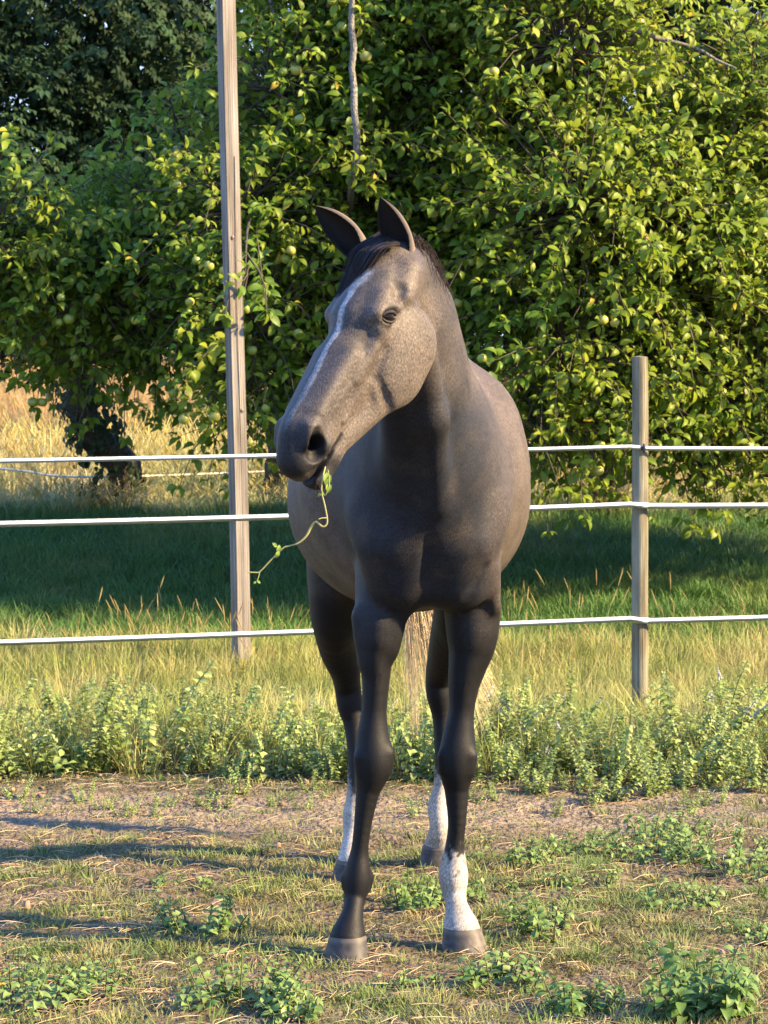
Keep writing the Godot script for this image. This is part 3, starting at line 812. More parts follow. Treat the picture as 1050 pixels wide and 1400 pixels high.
func build_ground() -> void:
	var mb := MB.new()
	var ds := []
	for d in [-60.0, -25.0, -10.0, -4.0, 0.0, 2.0, 3.5, 4.5]: ds.append(d)
	var q := 5.0
	while q < 12.0: ds.append(q); q += 0.03
	while q < 20.0: ds.append(q); q += 0.16
	while q < 52.0: ds.append(q); q += 0.7
	for d in [56.0, 62.0, 75.0, 95.0, 130.0, 200.0, 390.0]: ds.append(d)
	var xs := []
	for x in [-390.0, -180.0, -90.0, -45.0, -25.0, -15.0, -10.0, -7.0, -5.0, -4.0, -3.2]: xs.append(x)
	q = -2.6
	while q < 2.6: xs.append(q); q += 0.03
	for x in [2.65, 3.2, 4.0, 5.0, 7.0, 10.0, 15.0, 25.0, 45.0, 90.0, 180.0, 390.0]: xs.append(x)
	for d in ds:
		for x in xs:
			var h := ground_y(x, -d)
			var g := grassiness(x, -d)
			var n := noise_a.get_noise_2d(x * 6.0, d * 6.0)
			var n2 := noise_a.get_noise_2d(x * 21.0, d * 21.0)
			var col := Color(0.215, 0.163, 0.108).lerp(Color(0.105, 0.077, 0.050), clampf(0.35 + n * 1.3, 0, 1))
			col = col.lerp(Color(0.10, 0.115, 0.04), g * 0.6)
			col = col.lerp(Color(0.30, 0.233, 0.165), smoothstep(8.5, 8.9, d) * smoothstep(9.55, 9.3, d) * 0.75)
			if d > 5.0 and d < 11.4:
				h += (noise_a.get_noise_2d(x * 5.0 + 50.0, d * 5.0) * 0.012 + n2 * 0.008 + absf(noise_b.get_noise_2d(x * 34.0, d * 34.0)) * 0.009)
			var past := smoothstep(9.2, 9.7, d + n * 0.25)
			col = col.lerp(Color(0.08, 0.075, 0.035), past)
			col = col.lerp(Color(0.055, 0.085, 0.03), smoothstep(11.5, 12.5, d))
			col = col.lerp(Color(0.40, 0.34, 0.15), smoothstep(15.9, 16.4, d + n * 0.3))
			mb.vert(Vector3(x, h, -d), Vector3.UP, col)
	var w := xs.size()
	for r in ds.size() - 1:
		for c in w - 1:
			var a := r * w + c
			mb.i.append_array(PackedInt32Array([a, a + w, a + w + 1, a, a + w + 1, a + 1]))
	# normals from the neighbours
	for r in ds.size():
		for c in w:
			var a := mb.v[r * w + maxi(c - 1, 0)]; var b := mb.v[r * w + mini(c + 1, w - 1)]
			var e := mb.v[maxi(r - 1, 0) * w + c]; var f := mb.v[mini(r + 1, ds.size() - 1) * w + c]
			mb.n[r * w + c] = (b - a).cross(f - e).normalized()
	var o := part("ground", mb.mesh(M.ground), self)
	o.set_meta("kind", "structure")
	# a country road crosses behind the orchard
	var rd := MB.new()
	var prev := []
	for k in 41:
		var x := -80.0 + k * 4.0
		var row := []
		for s in 5:
			var d := 39.6 + s * 1.05
			row.append(Vector3(x, ground_y(x, -d) + 0.03 + 0.05 * (1.0 - pow(absf(s - 2.0) / 2.0, 2.0)), -d))
		if k > 0:
			for s in 4: rd.flat(prev[s], prev[s + 1], row[s + 1], row[s], Color(0.30, 0.30, 0.31) * (0.93 + 0.07 * noise_a.get_noise_2d(x, s)))
		prev = row
	o = part("road", rd.mesh(M.road), self)
	o.set_meta("kind", "structure")

func blade_tuft(count: int, h0: float, h1: float, spread: float, width: float, lean: float, seeds: float, sd: int, root := Color.WHITE, tip := Color.WHITE) -> ArrayMesh:
	var r := RandomNumberGenerator.new(); r.seed = sd
	var mb := MB.new()
	for k in count:
		var a := r.randf() * TAU
		var base := Vector3(cos(a), 0, sin(a)) * spread * sqrt(r.randf())
		var dir := Vector3(cos(a + r.randf_range(-1, 1)), 0, sin(a + r.randf_range(-1, 1)))
		var h := r.randf_range(h0, h1)
		var l := lean * r.randf_range(0.2, 1.0) * h
		var side := Vector3(-dir.z, 0, dir.x).rotated(Vector3.UP, r.randf_range(-0.8, 0.8)) * width * r.randf_range(0.7, 1.2)
		var tint := r.randf_range(0.75, 1.25)
		var segs := 4
		var first := mb.v.size()
		for s in segs + 1:
			var t := float(s) / segs
			var p := base + Vector3.UP * h * (t - 0.28 * lean * t * t) + dir * l * t * t - Vector3.UP * 0.02
			var c := root.lerp(tip, t) * tint
			c.a = 1.0
			var w := 1.0 - 0.93 * t * t
			var nn := (dir * -0.4 + Vector3.UP * 0.8 + side.normalized() * 0.25).normalized()
			mb.vert(p - side * w, nn, c); mb.vert(p + side * w, nn, c)
		for s in segs:
			mb.quad(first + s * 2, first + s * 2 + 1, first + s * 2 + 3, first + s * 2 + 2)
		if r.randf() < seeds:
			# a seed head on a thin stalk
			var top := base + Vector3.UP * h * (1.0 - 0.28 * lean) + dir * l
			var d2 := (Vector3.UP + dir * lean * 0.9).normalized()
			var ln := r.randf_range(0.05, 0.1)
			mb.tube([top - d2 * 0.02, top + d2 * ln * 0.3, top + d2 * ln * 0.7, top + d2 * ln], [0.0012, 0.0034, 0.0028, 0.0006], 5, Color(1.0, 0.85, 0.62), false)
	return mb.mesh(M.grass)

func sow_area(n: int, x0: float, x1: float, d0: float, d1: float, dens: Callable, paint: Callable, s0 := 0.7, s1 := 1.3, flat_ := false) -> Array:
	var xf := []
	var cols := []
	for k in n:
		var d := rf(d0, d1)
		var x := rf(x0, x1) * (d / d1 if x1 > 2.5 else 1.0)
		if rng.randf() > dens.call(x, d): continue
		var s := rf(s0, s1)
		var b := Basis(Vector3.UP, rng.randf() * TAU).scaled(Vector3(s, s * rf(0.8, 1.2), s))
		if flat_: b = Basis(Vector3(rf(-1, 1), rf(-0.2, 0.2), rf(-1, 1)).normalized(), rf(-0.25, 0.25)) * b
		xf.append(Transform3D(b, Vector3(x, ground_y(x, -d), -d)))
		cols.append(paint.call(x, d))
	return [xf, cols]

func vary(c: Color, k: float) -> Color:
	var g := rf(1.0 - k, 1.0 + k)
	return Color(c.r * g * rf(0.92, 1.08), c.g * g, c.b * g * rf(0.85, 1.15))

func build_grass() -> void:
	rng.seed = 31
	var short := blade_tuft(16, 0.02, 0.065, 0.04, 0.0022, 0.9, 0.0, 1, Color(0.8, 0.75, 0.6), Color(1.1, 1.1, 1.0))
	var green := func(x, d): return vary(Color(0.125, 0.195, 0.05).lerp(Color(0.30, 0.25, 0.12), clampf(0.25 + noise_a.get_noise_2d(x * 3.0, d * 3.0 + 90.0) + rf(-0.2, 0.3), 0, 1)), 0.3)
	var a := sow_area(34000, -3.4, 3.4, 4.8, 9.7, func(x, d): return 0.08 + pow(grassiness(x, -d), 1.6) * 0.95, green)
	sow("paddock_grass", short, a[0], a[1], self, "sparse grazed grass in patches on the trodden paddock soil", "grass")
	# dry stalks lying about
	var st := MB.new()
	st.tube([Vector3(-0.05, 0.004, 0), Vector3(-0.015, 0.010, 0.006), Vector3(0.02, 0.008, 0.002), Vector3(0.055, 0.003, -0.008)], [0.0009, 0.0012, 0.0012, 0.0007], 4, Color.WHITE, false)
	st.tube([Vector3(-0.01, 0.004, 0.012), Vector3(0.012, 0.007, 0.022), Vector3(0.03, 0.004, 0.038)], [0.001, 0.0013, 0.0007], 4, Color(0.8, 0.75, 0.7), false)
	var pale := func(x, d): return vary(Color(0.33, 0.25, 0.155), 0.45)
	a = sow_area(17000, -3.4, 3.4, 4.8, 9.8, func(x, d): return clampf(0.5 + noise_a.get_noise_2d(x * 2.0 + 300.0, d * 2.5) * 1.2, 0.12, 1.0), pale, 0.3, 1.05, true)
	for q in a[0].size():
		var t: Transform3D = a[0][q]
		t.origin.y += rf(0.002, 0.010)
		a[0][q] = t
	sow("dry_stalks", st.mesh(M.straw), a[0], a[1], self, "dry straw bits strewn over the brown paddock soil", "straw")
	# withered tufts, the thatch between the green
	var dry := blade_tuft(14, 0.015, 0.04, 0.045, 0.0022, 1.6, 0.0, 5, Color(0.6, 0.55, 0.5), Color(1, 1, 1))
	a = sow_area(36000, -3.4, 3.4, 4.8, 9.6, func(x, d): return clampf(0.45 + noise_a.get_noise_2d(x * 2.4 + 80.0, d * 3.0) * 1.4, 0.05, 1.0) * (1.0 - 0.75 * smoothstep(8.4, 8.9, d)), func(x, d): return vary(Color(0.25, 0.185, 0.11), 0.4))
	for h in [Vector3(-0.104, 0, -6.775), Vector3(0.222, 0, -6.875), Vector3(-0.106, 0, -7.845), Vector3(0.17, 0, -8.10)]:
		for k in 26:
			var ang := rng.randf() * TAU
			var p: Vector3 = h + Vector3(cos(ang), 0, sin(ang)) * rf(0.066, 0.10)
			p.y = ground_y(p.x, p.z)
			a[0].append(Transform3D(Basis(Vector3.UP, rng.randf() * TAU).scaled(Vector3.ONE * rf(0.5, 0.9)), p))
			a[1].append(vary(Color(0.20, 0.20, 0.085), 0.35))
	sow("withered_grass", dry, a[0], a[1], self, "low withered brown grass thatch between the green patches of the paddock", "grass")
	# clods
	var cl := []
	for k in 3:
		var sm := MB.new()
		lump(sm, Vector3.ZERO, Vector3(1, 0.6, 0.85), 8, 6, 0.9, 40 + k)
		cl.append(sm.mesh(M.clod))
	var xf := []; var cols := []
	for k in 700:
		var d := rf(5.8, 9.75)
		if rng.randf() < 0.35: d = rf(9.2, 9.75)
		var x := rf(-2.0, 2.0)
		var s := 0.003 + 0.013 * pow(rng.randf(), 6.0)
		xf.append(Transform3D(Basis(Vector3(rf(-1, 1), rf(-1, 1), rf(-1, 1)).normalized(), rng.randf() * TAU).scaled(Vector3(s, s, s)), Vector3(x, ground_y(x, -d) + s * 0.2 + 0.004, -d)))
		cols.append(vary(Color(0.20, 0.14, 0.10), 0.35))
	sow("soil_clods", cl[0], xf, cols, self, "small crumbly brown soil clods on the trodden track", "soil")
	# grass round the herbs and along the fence
	var mid := blade_tuft(28, 0.10, 0.27, 0.07, 0.0019, 0.85, 0.02, 2, Color(0.7, 0.75, 0.6), Color(1.15, 1.1, 1.0))
	var fence_green := func(x, d): return vary(Color(0.26, 0.31, 0.08).lerp(Color(0.52, 0.45, 0.20), clampf(0.28 + noise_a.get_noise_2d(x * 1.5, d * 2.0 + 10.0) * 1.2 + rf(-0.15, 0.25) + 0.15 * smoothstep(0.8, 1.6, x), 0, 1)), 0.28)
	a = sow_area(16000, -6.0, 6.0, 9.9, 12.9, func(x, d): return smoothstep(9.8, 11.0, d), fence_green, 0.6, 1.25)
	var mixed := sow_area(450, -2.1, 2.1, 9.75, 11.0, func(x, d): return 0.8, fence_green, 0.7, 1.5)
	a[0].append_array(mixed[0]); a[1].append_array(mixed[1])
	sow("fence_line_grass", mid, a[0], a[1], self, "bright uncut grass growing along the fence behind the herbs", "grass")
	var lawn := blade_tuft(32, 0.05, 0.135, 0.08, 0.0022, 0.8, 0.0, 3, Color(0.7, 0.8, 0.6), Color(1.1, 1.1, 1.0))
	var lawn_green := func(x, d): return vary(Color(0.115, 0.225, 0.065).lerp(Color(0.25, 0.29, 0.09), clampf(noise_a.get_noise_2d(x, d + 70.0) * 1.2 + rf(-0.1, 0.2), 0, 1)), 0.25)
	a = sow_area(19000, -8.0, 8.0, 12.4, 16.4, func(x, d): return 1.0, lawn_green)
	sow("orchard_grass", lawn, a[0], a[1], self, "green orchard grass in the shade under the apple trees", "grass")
	var tall := blade_tuft(22, 0.28, 0.55, 0.10, 0.0026, 0.55, 0.5, 4, Color(0.75, 0.8, 0.6), Color(1.1, 1.05, 1.0))
	var straw := func(x, d): return vary(Color(0.54, 0.49, 0.27).lerp(Color(0.40, 0.44, 0.16), clampf(0.30 + noise_a.get_noise_2d(x * 0.7, d * 0.7 + 20.0) * 1.1 + 0.25 * smoothstep(-2.0, 0.0, x), 0, 1)), 0.22)
	a = sow_area(11000, -8.0, 8.0, 16.1, 30.0, func(x, d): return lerpf(1.0, 0.6, smoothstep(18.0, 30.0, d)), straw)
	for q in a[0].size():
		var t: Transform3D = a[0][q]
		# shorter towards the mown strip and far off, so that the ropes show above it
		var dd: float = -t.origin.z
		t.basis = t.basis.scaled(Vector3(1, lerpf(0.42, 0.85, smoothstep(16.4, 17.6, dd)) * lerpf(1.0, 0.42, smoothstep(18.5, 22.0, dd)), 1))
		a[0][q] = t
	sow("meadow_grass", tall, a[0], a[1], self, "tall sunlit straw-coloured meadow grass behind the left trunk", "grass")
	a = sow_area(5000, -12.0, 12.0, 44.2, 53.0, func(x, d): return 1.0, func(x, d): return vary(Color(0.48, 0.38, 0.21), 0.18), 1.1, 1.9)
	sow("bank_grass", tall, a[0], a[1], self, "dry pale grass on the bank beyond the road", "grass")
	# single tall stalks with seed heads near the fence
	var stalks := []
	for k in 4: stalks.append(blade_tuft(5, 0.34, 0.58, 0.05, 0.0013, 0.55, 0.9, 60 + k, Color(1, 1, 0.9), Color(1.4, 1.25, 1.0)))
	for k in 40:
		var x := rf(-1.75, 2.0); var d := rf(11.7, 12.7)
		if k < 12: x = rf(0.55, 1.9)
		elif k < 24: x = rf(-1.3, -0.5)
		var o := thing("seeding_grass", "wispy grass clump with pale seed heads standing behind the fence tapes", "grass clump", Vector3(x, ground_y(x, -d), -d), "seeding grass along the fence")
		var b := part("stalks", stalks[k % 4], o)
		b.rotation.y = rng.randf() * TAU
		b.scale = Vector3.ONE * rf(0.7, 1.0)
		b.material_override = M.seed

func lump(mb: MB, c: Vector3, r: Vector3, sides: int, rings: int, rough: float, sd: int, col := Color.WHITE) -> void:
	var n := FastNoiseLite.new(); n.seed = sd; n.frequency = 1.2
	var first := mb.v.size()
	for i in rings + 1:
		var a := PI * i / rings
		for j in sides + 1:
			var b := TAU * j / sides
			var d := Vector3(sin(a) * cos(b), cos(a), sin(a) * sin(b))
			mb.vert(c + d * r * (1.0 + rough * n.get_noise_3dv(d * 1.5)), (d / r).normalized(), col)
	for i in rings:
		for j in sides:
			var q := first + i * (sides + 1) + j
			mb.quad(q, q + 1, q + sides + 2, q + sides + 1)

# ---------------------------------------------------------------- leaves and trees
func leaf_into(mb: MB, X: Transform3D, ln: float, wd: float, fold: float, curl: float, col: Color, segs := 4) -> void:
	# runs along +z from the origin, upper side +y; folded along its rib and curled to the tip
	var first := mb.v.size()
	for s in segs + 1:
		var t := float(s) / segs
		var w := wd * 0.5 * pow(sin(PI * pow(t * 0.94 + 0.03, 0.8)), 0.85) if s > 0 and s < segs else wd * 0.03
		var a := curl * t * t
		var c := Vector3(0, -sin(a) * ln * t * 0.7, ln * t * (1.0 - 0.25 * a * a))
		var up := Vector3(0, cos(a * 1.6), sin(a * 1.6))
		mb.vert(X * c, (X.basis * up).normalized(), col)
		for e in [-1.0, 1.0]:
			mb.vert(X * (c + Vector3(e * w * cos(fold), w * sin(fold), 0)), (X.basis * (up + Vector3(-e * sin(fold), 0, 0))).normalized(), col * 0.94)
	for s in segs:
		var a := first + s * 3
		mb.quad(a, a + 3, a + 4, a + 1)
		mb.quad(a, a + 3, a + 5, a + 2)

func apple_mesh() -> ArrayMesh:
	var mb := MB.new()
	var prof := []
	for k in 11:
		var a := PI * k / 10.0
		prof.append(Vector2(sin(a) * (1.0 + 0.06 * cos(a)), cos(a) * 0.92 - 0.28 * exp(-pow(sin(a) * 3.2, 2.0)) * signf(cos(a))))
	var sides := 14
	for k in 11:
		for s in sides + 1:
			var b := TAU * s / sides
			var p := Vector3(prof[k].x * cos(b), prof[k].y, prof[k].x * sin(b)) * 0.034
			var blush := clampf(0.5 + 0.5 * cos(b - 0.6), 0, 1) * 0.5
			mb.vert(p, Vector3(p.x, p.y * 0.9 + 0.0001, p.z).normalized(), Color(1, 1, 1).lerp(Color(1.25, 0.98, 0.8), blush))
	for k in 10:
		for s in sides:
			var q := k * (sides + 1) + s
			mb.quad(q, q + 1, q + sides + 2, q + sides + 1)
	mb.tube([Vector3(0, 0.022, 0), Vector3(0.002, 0.036, 0.001), Vector3(0.005, 0.05, 0.002)], [0.0014, 0.0012, 0.0015], 5, Color(0.35, 0.25, 0.2))
	return mb.mesh(M.apple)

func leaf_basis(dir: Vector3, up: Vector3) -> Basis:
	var z := dir.normalized()
	var x := up.cross(z)
	if x.length() < 0.05: x = Vector3.RIGHT
	x = x.normalized()
	return Basis(x, z.cross(x).normalized(), z)

var apple_leaf := []
var apple_fruit: ArrayMesh
var fruit_tints := []

func fruit_tree(label: String, base: Vector3, fork: Vector3, trunk_r: float, lobes: Array, extra: Array, apples: int, sd: int, shade := 1.0) -> void:
	# lobes: centre, radius. Limbs run from the fork to each lobe, twigs radiate from its limb and carry the leaves.
	rng.seed = sd
	var o := thing("apple_tree", label, "apple tree", base, "apple trees behind the fence")
	var bark := MB.new()
	var stem := curve_points([base - Vector3(0, 0.15, 0), base + Vector3(0.03, 0.25, 0.02), base.lerp(fork, 0.6) + Vector3(-0.04, 0, 0.03), fork], 4)
	var rad := []
	for k in stem.size(): rad.append(trunk_r * (1.25 - 0.45 * minf(1.0, k / 3.0) - 0.15 * k / stem.size()))
	bark.tube(stem.map(func(p): return p - base), rad, 12, Color.WHITE, true, 0.12, sd)
	part("trunk", bark.mesh(M.bark), o)
	var limbs := MB.new()
	var twigs := MB.new()
	var xf := []
	var cols := []
	var fruit := []
	for L in lobes:
		var c: Vector3 = L[0]
		var r: float = L[1]
		var lift := Vector3(rf(-0.15, 0.15), 0.25 * fork.distance_to(c) * rf(0.3, 1.0), rf(-0.1, 0.1))
		var limb := curve_points([fork, fork.lerp(c, 0.35) + lift * 0.7, fork.lerp(c, 0.7) + lift * 0.6, c], 4)
		var lr := []
		for k in limb.size(): lr.append((0.3 if r < 0.2 else 1.0) * lerpf(trunk_r * 0.42, 0.012, pow(float(k) / (limb.size() - 1), 0.7)))
		limbs.tube(limb.map(func(p): return p - base), lr, 7, Color.WHITE, true, 0.1, sd)
		var count := maxi(int(165.0 * r * r / 0.5), 5)
		for k in count:
			var dir := Vector3(rng.randfn(), rng.randfn() * 0.8 + 0.15, rng.randfn()).normalized()
			var reach := r * rf(0.75, 1.18) * (1.0 + 0.25 * noise_a.get_noise_3dv(c * 3.0 + dir * 2.2))
			var from := c + dir * r * rf(0.05, 0.35)
			if rng.randf() < 0.5: from = limb[rng.randi_range(limb.size() / 2, limb.size() - 1)]
			var to := c + dir * reach
			var bend := Vector3(rf(-0.12, 0.12), rf(-0.02, 0.14), rf(-0.12, 0.12))
			var pts := [from, from.lerp(to, 0.4) + bend * 0.7, from.lerp(to, 0.75) + bend * 0.5, to + Vector3(0, rf(-0.12, 0.05), 0)]
			twigs.tube(pts.map(func(p): return p - base), [0.007, 0.005, 0.0035, 0.0018], 4, Color.WHITE, false)
			var length := from.distance_to(to)
			var n := int(length * 0.75 / 0.034) + 5
			var spin := rng.randf() * TAU
			var tone := rf(-0.5, 1.0)
			var clump := noise_b.get_noise_3dv(to * 1.4)
			for q in n:
				var t := 0.28 + 0.72 * float(q) / n if q < n - 5 else 1.0
				var x := t * 3.0
				var seg := mini(int(x), 2)
				var p: Vector3 = pts[seg].lerp(pts[seg + 1], x - seg)
				var ax: Vector3 = (pts[seg + 1] - pts[seg]).normalized()
				spin += 2.4
				var side := ax.cross(Vector3(0.2, 0.9, 0.3)).normalized().rotated(ax, spin)
				var ld := (side * rf(0.6, 1.0) + ax * rf(0.3, 0.9) + Vector3(0, rf(-0.35, 0.3), 0)).normalized()
				var s := rf(0.42, 1.0)
				var b := leaf_basis(ld, Vector3(0.38 + rf(-0.6, 0.6), 0.7, 0.42 + rf(-0.6, 0.6))).scaled_local(Vector3(s * rf(0.85, 1.1), s, s))
				xf.append(Transform3D(b, p + side * 0.008 - base))
				var g := rf(0.75, 1.3) * shade
				var y := clampf(0.30 + 0.22 * smoothstep(0.3, 1.6, to.x) + tone * 0.35 + clump * 0.6 + rf(-0.2, 0.2), 0, 1)
				var col := Color(0.095, 0.175, 0.016).lerp(Color(0.235, 0.285, 0.028), y)
				if rng.randf() < 0.012: col = Color(0.42, 0.33, 0.05)
				cols.append(Color(col.r * g, col.g * g, col.b * g))
			if to.y > 1.15 and r > 0.2 and rng.randf() < float(apples) / (lobes.size() * count) * 1.5:
				fruit.append(to + Vector3(rf(-0.05, 0.05), -0.07, rf(-0.05, 0.05)))
				if rng.randf() < 0.25: fruit.append(fruit[-1] + Vector3(rf(0.05, 0.075) * (1 if rng.randf() < 0.5 else -1), rf(-0.03, 0.02), rf(-0.03, 0.03)))
	for e in extra:
		var lm := MB.new()
		var lp := curve_points(e[0], 6)
		lm.tube(lp.map(func(p): return p - base + Vector3(noise_b.get_noise_1d(p.y * 9.0), 0, noise_b.get_noise_1d(p.y * 9.0 + 70.0)) * 0.022), range(lp.size()).map(func(k): return lerpf(e[1], e[2], k / (lp.size() - 1.0))), 9, Color.WHITE, true, 0.10, 3)
		part("limb", lm.mesh(M.limb), o)
	part("limbs", limbs.mesh(M.bark), o)
	part("twigs", twigs.mesh(M.twig), o).set_meta("kind", "stuff")
	# the leaves that show largest stand alone, the rest are one mass
	var eye := Vector3(0, 1.56, 0) - base
	var order := range(xf.size())
	var key := PackedFloat32Array()
	for t in xf: key.append((t.origin - eye).length() + (50.0 if absf(t.origin.x + base.x) > 2.15 or t.origin.y + base.y > 3.6 else 0.0))
	order.sort_custom(func(a, b): return key[a] < key[b])
	var alone := {}
	var single := []
	for k in 3:
		for tint in 3:
			var m: ArrayMesh = apple_leaf[k].duplicate()
			m.surface_set_material(0, M.leaf_tints[tint])
			single.append(m)
	for k in mini(280, order.size()):
		var q: int = order[k]
		alone[q] = true
		var l := part("leaf", single[(q % 3) * 3 + (0 if cols[q].r < 0.145 else 1 if cols[q].r < 0.21 else 2)], o)
		l.transform = xf[q]
	for v in 3:
		var a := []; var b := []
		for q in xf.size():
			if q % 3 == v and not alone.has(q):
				a.append(xf[q]); b.append(cols[q])
		sow("leaves", apple_leaf[v], a, b, o)
	for p in fruit:
		var f := part("apple", fruit_tints[rng.randi_range(0, 2)], o, p - base)
		f.rotation = Vector3(rf(-0.5, 0.5), rng.randf() * TAU, rf(-0.5, 0.5))
		f.scale = Vector3.ONE * rf(0.70, 1.0)

func wood_tree(called: String, label: String, category: String, base: Vector3, height: float, trunk_r: float, lobes: Array, per: int, tint: Color, sd: int, group := "") -> void:
	# a tree or shrub farther off: sprays of leaves spread through its lobes
	rng.seed = sd
	var o := thing(called, label, category, base, group)
	var wood := MB.new()
	var top := base + Vector3(0, height, 0)
	wood.tube(curve_points([base - Vector3(0, 0.2, 0), base.lerp(top, 0.4) + Vector3(0.1, 0, 0), top], 4).map(func(p): return p - base), range(9).map(func(k): return trunk_r * (1.15 - 0.08 * k)), 9, Color.WHITE, true, 0.1, sd)
	var xf := []
	var cols := []
	for L in lobes:
		var c: Vector3 = L[0]
		var r: float = L[1]
		wood.tube(curve_points([top, top.lerp(c, 0.5) + Vector3(0, 0.2 * r, 0), c], 3).map(func(p): return p - base), range(7).map(func(k): return lerpf(trunk_r * 0.4, trunk_r * 0.08, k / 6.0)), 6, Color.WHITE, false)
		for k in int(per * r * r):
			var dir := Vector3(rng.randfn(), rng.randfn(), rng.randfn()).normalized()
			var n := noise_a.get_noise_3dv(c * 1.7 + dir * 2.0)
			var p := c + dir * r * (pow(rng.randf(), 0.4)) * (1.0 + 0.45 * n) * Vector3(1, 0.85, 1)
			var s := rf(0.7, 1.35)
			var b := leaf_basis((dir + Vector3(rf(-0.7, 0.7), rf(-0.7, 0.2), rf(-0.7, 0.7))).normalized(), Vector3(rf(-0.5, 0.5), 1, rf(-0.5, 0.5))).scaled_local(Vector3(s, s, s))
			xf.append(Transform3D(b, p - base))
			var g := rf(0.65, 1.35) * (1.0 + 0.5 * noise_b.get_noise_3dv(p * 0.9))
			cols.append(Color(tint.r * g * rf(0.85, 1.2), tint.g * g, tint.b * g))
	part("trunk", wood.mesh(M.bark), o)
	sow("crown", M.spray, xf, cols, o)

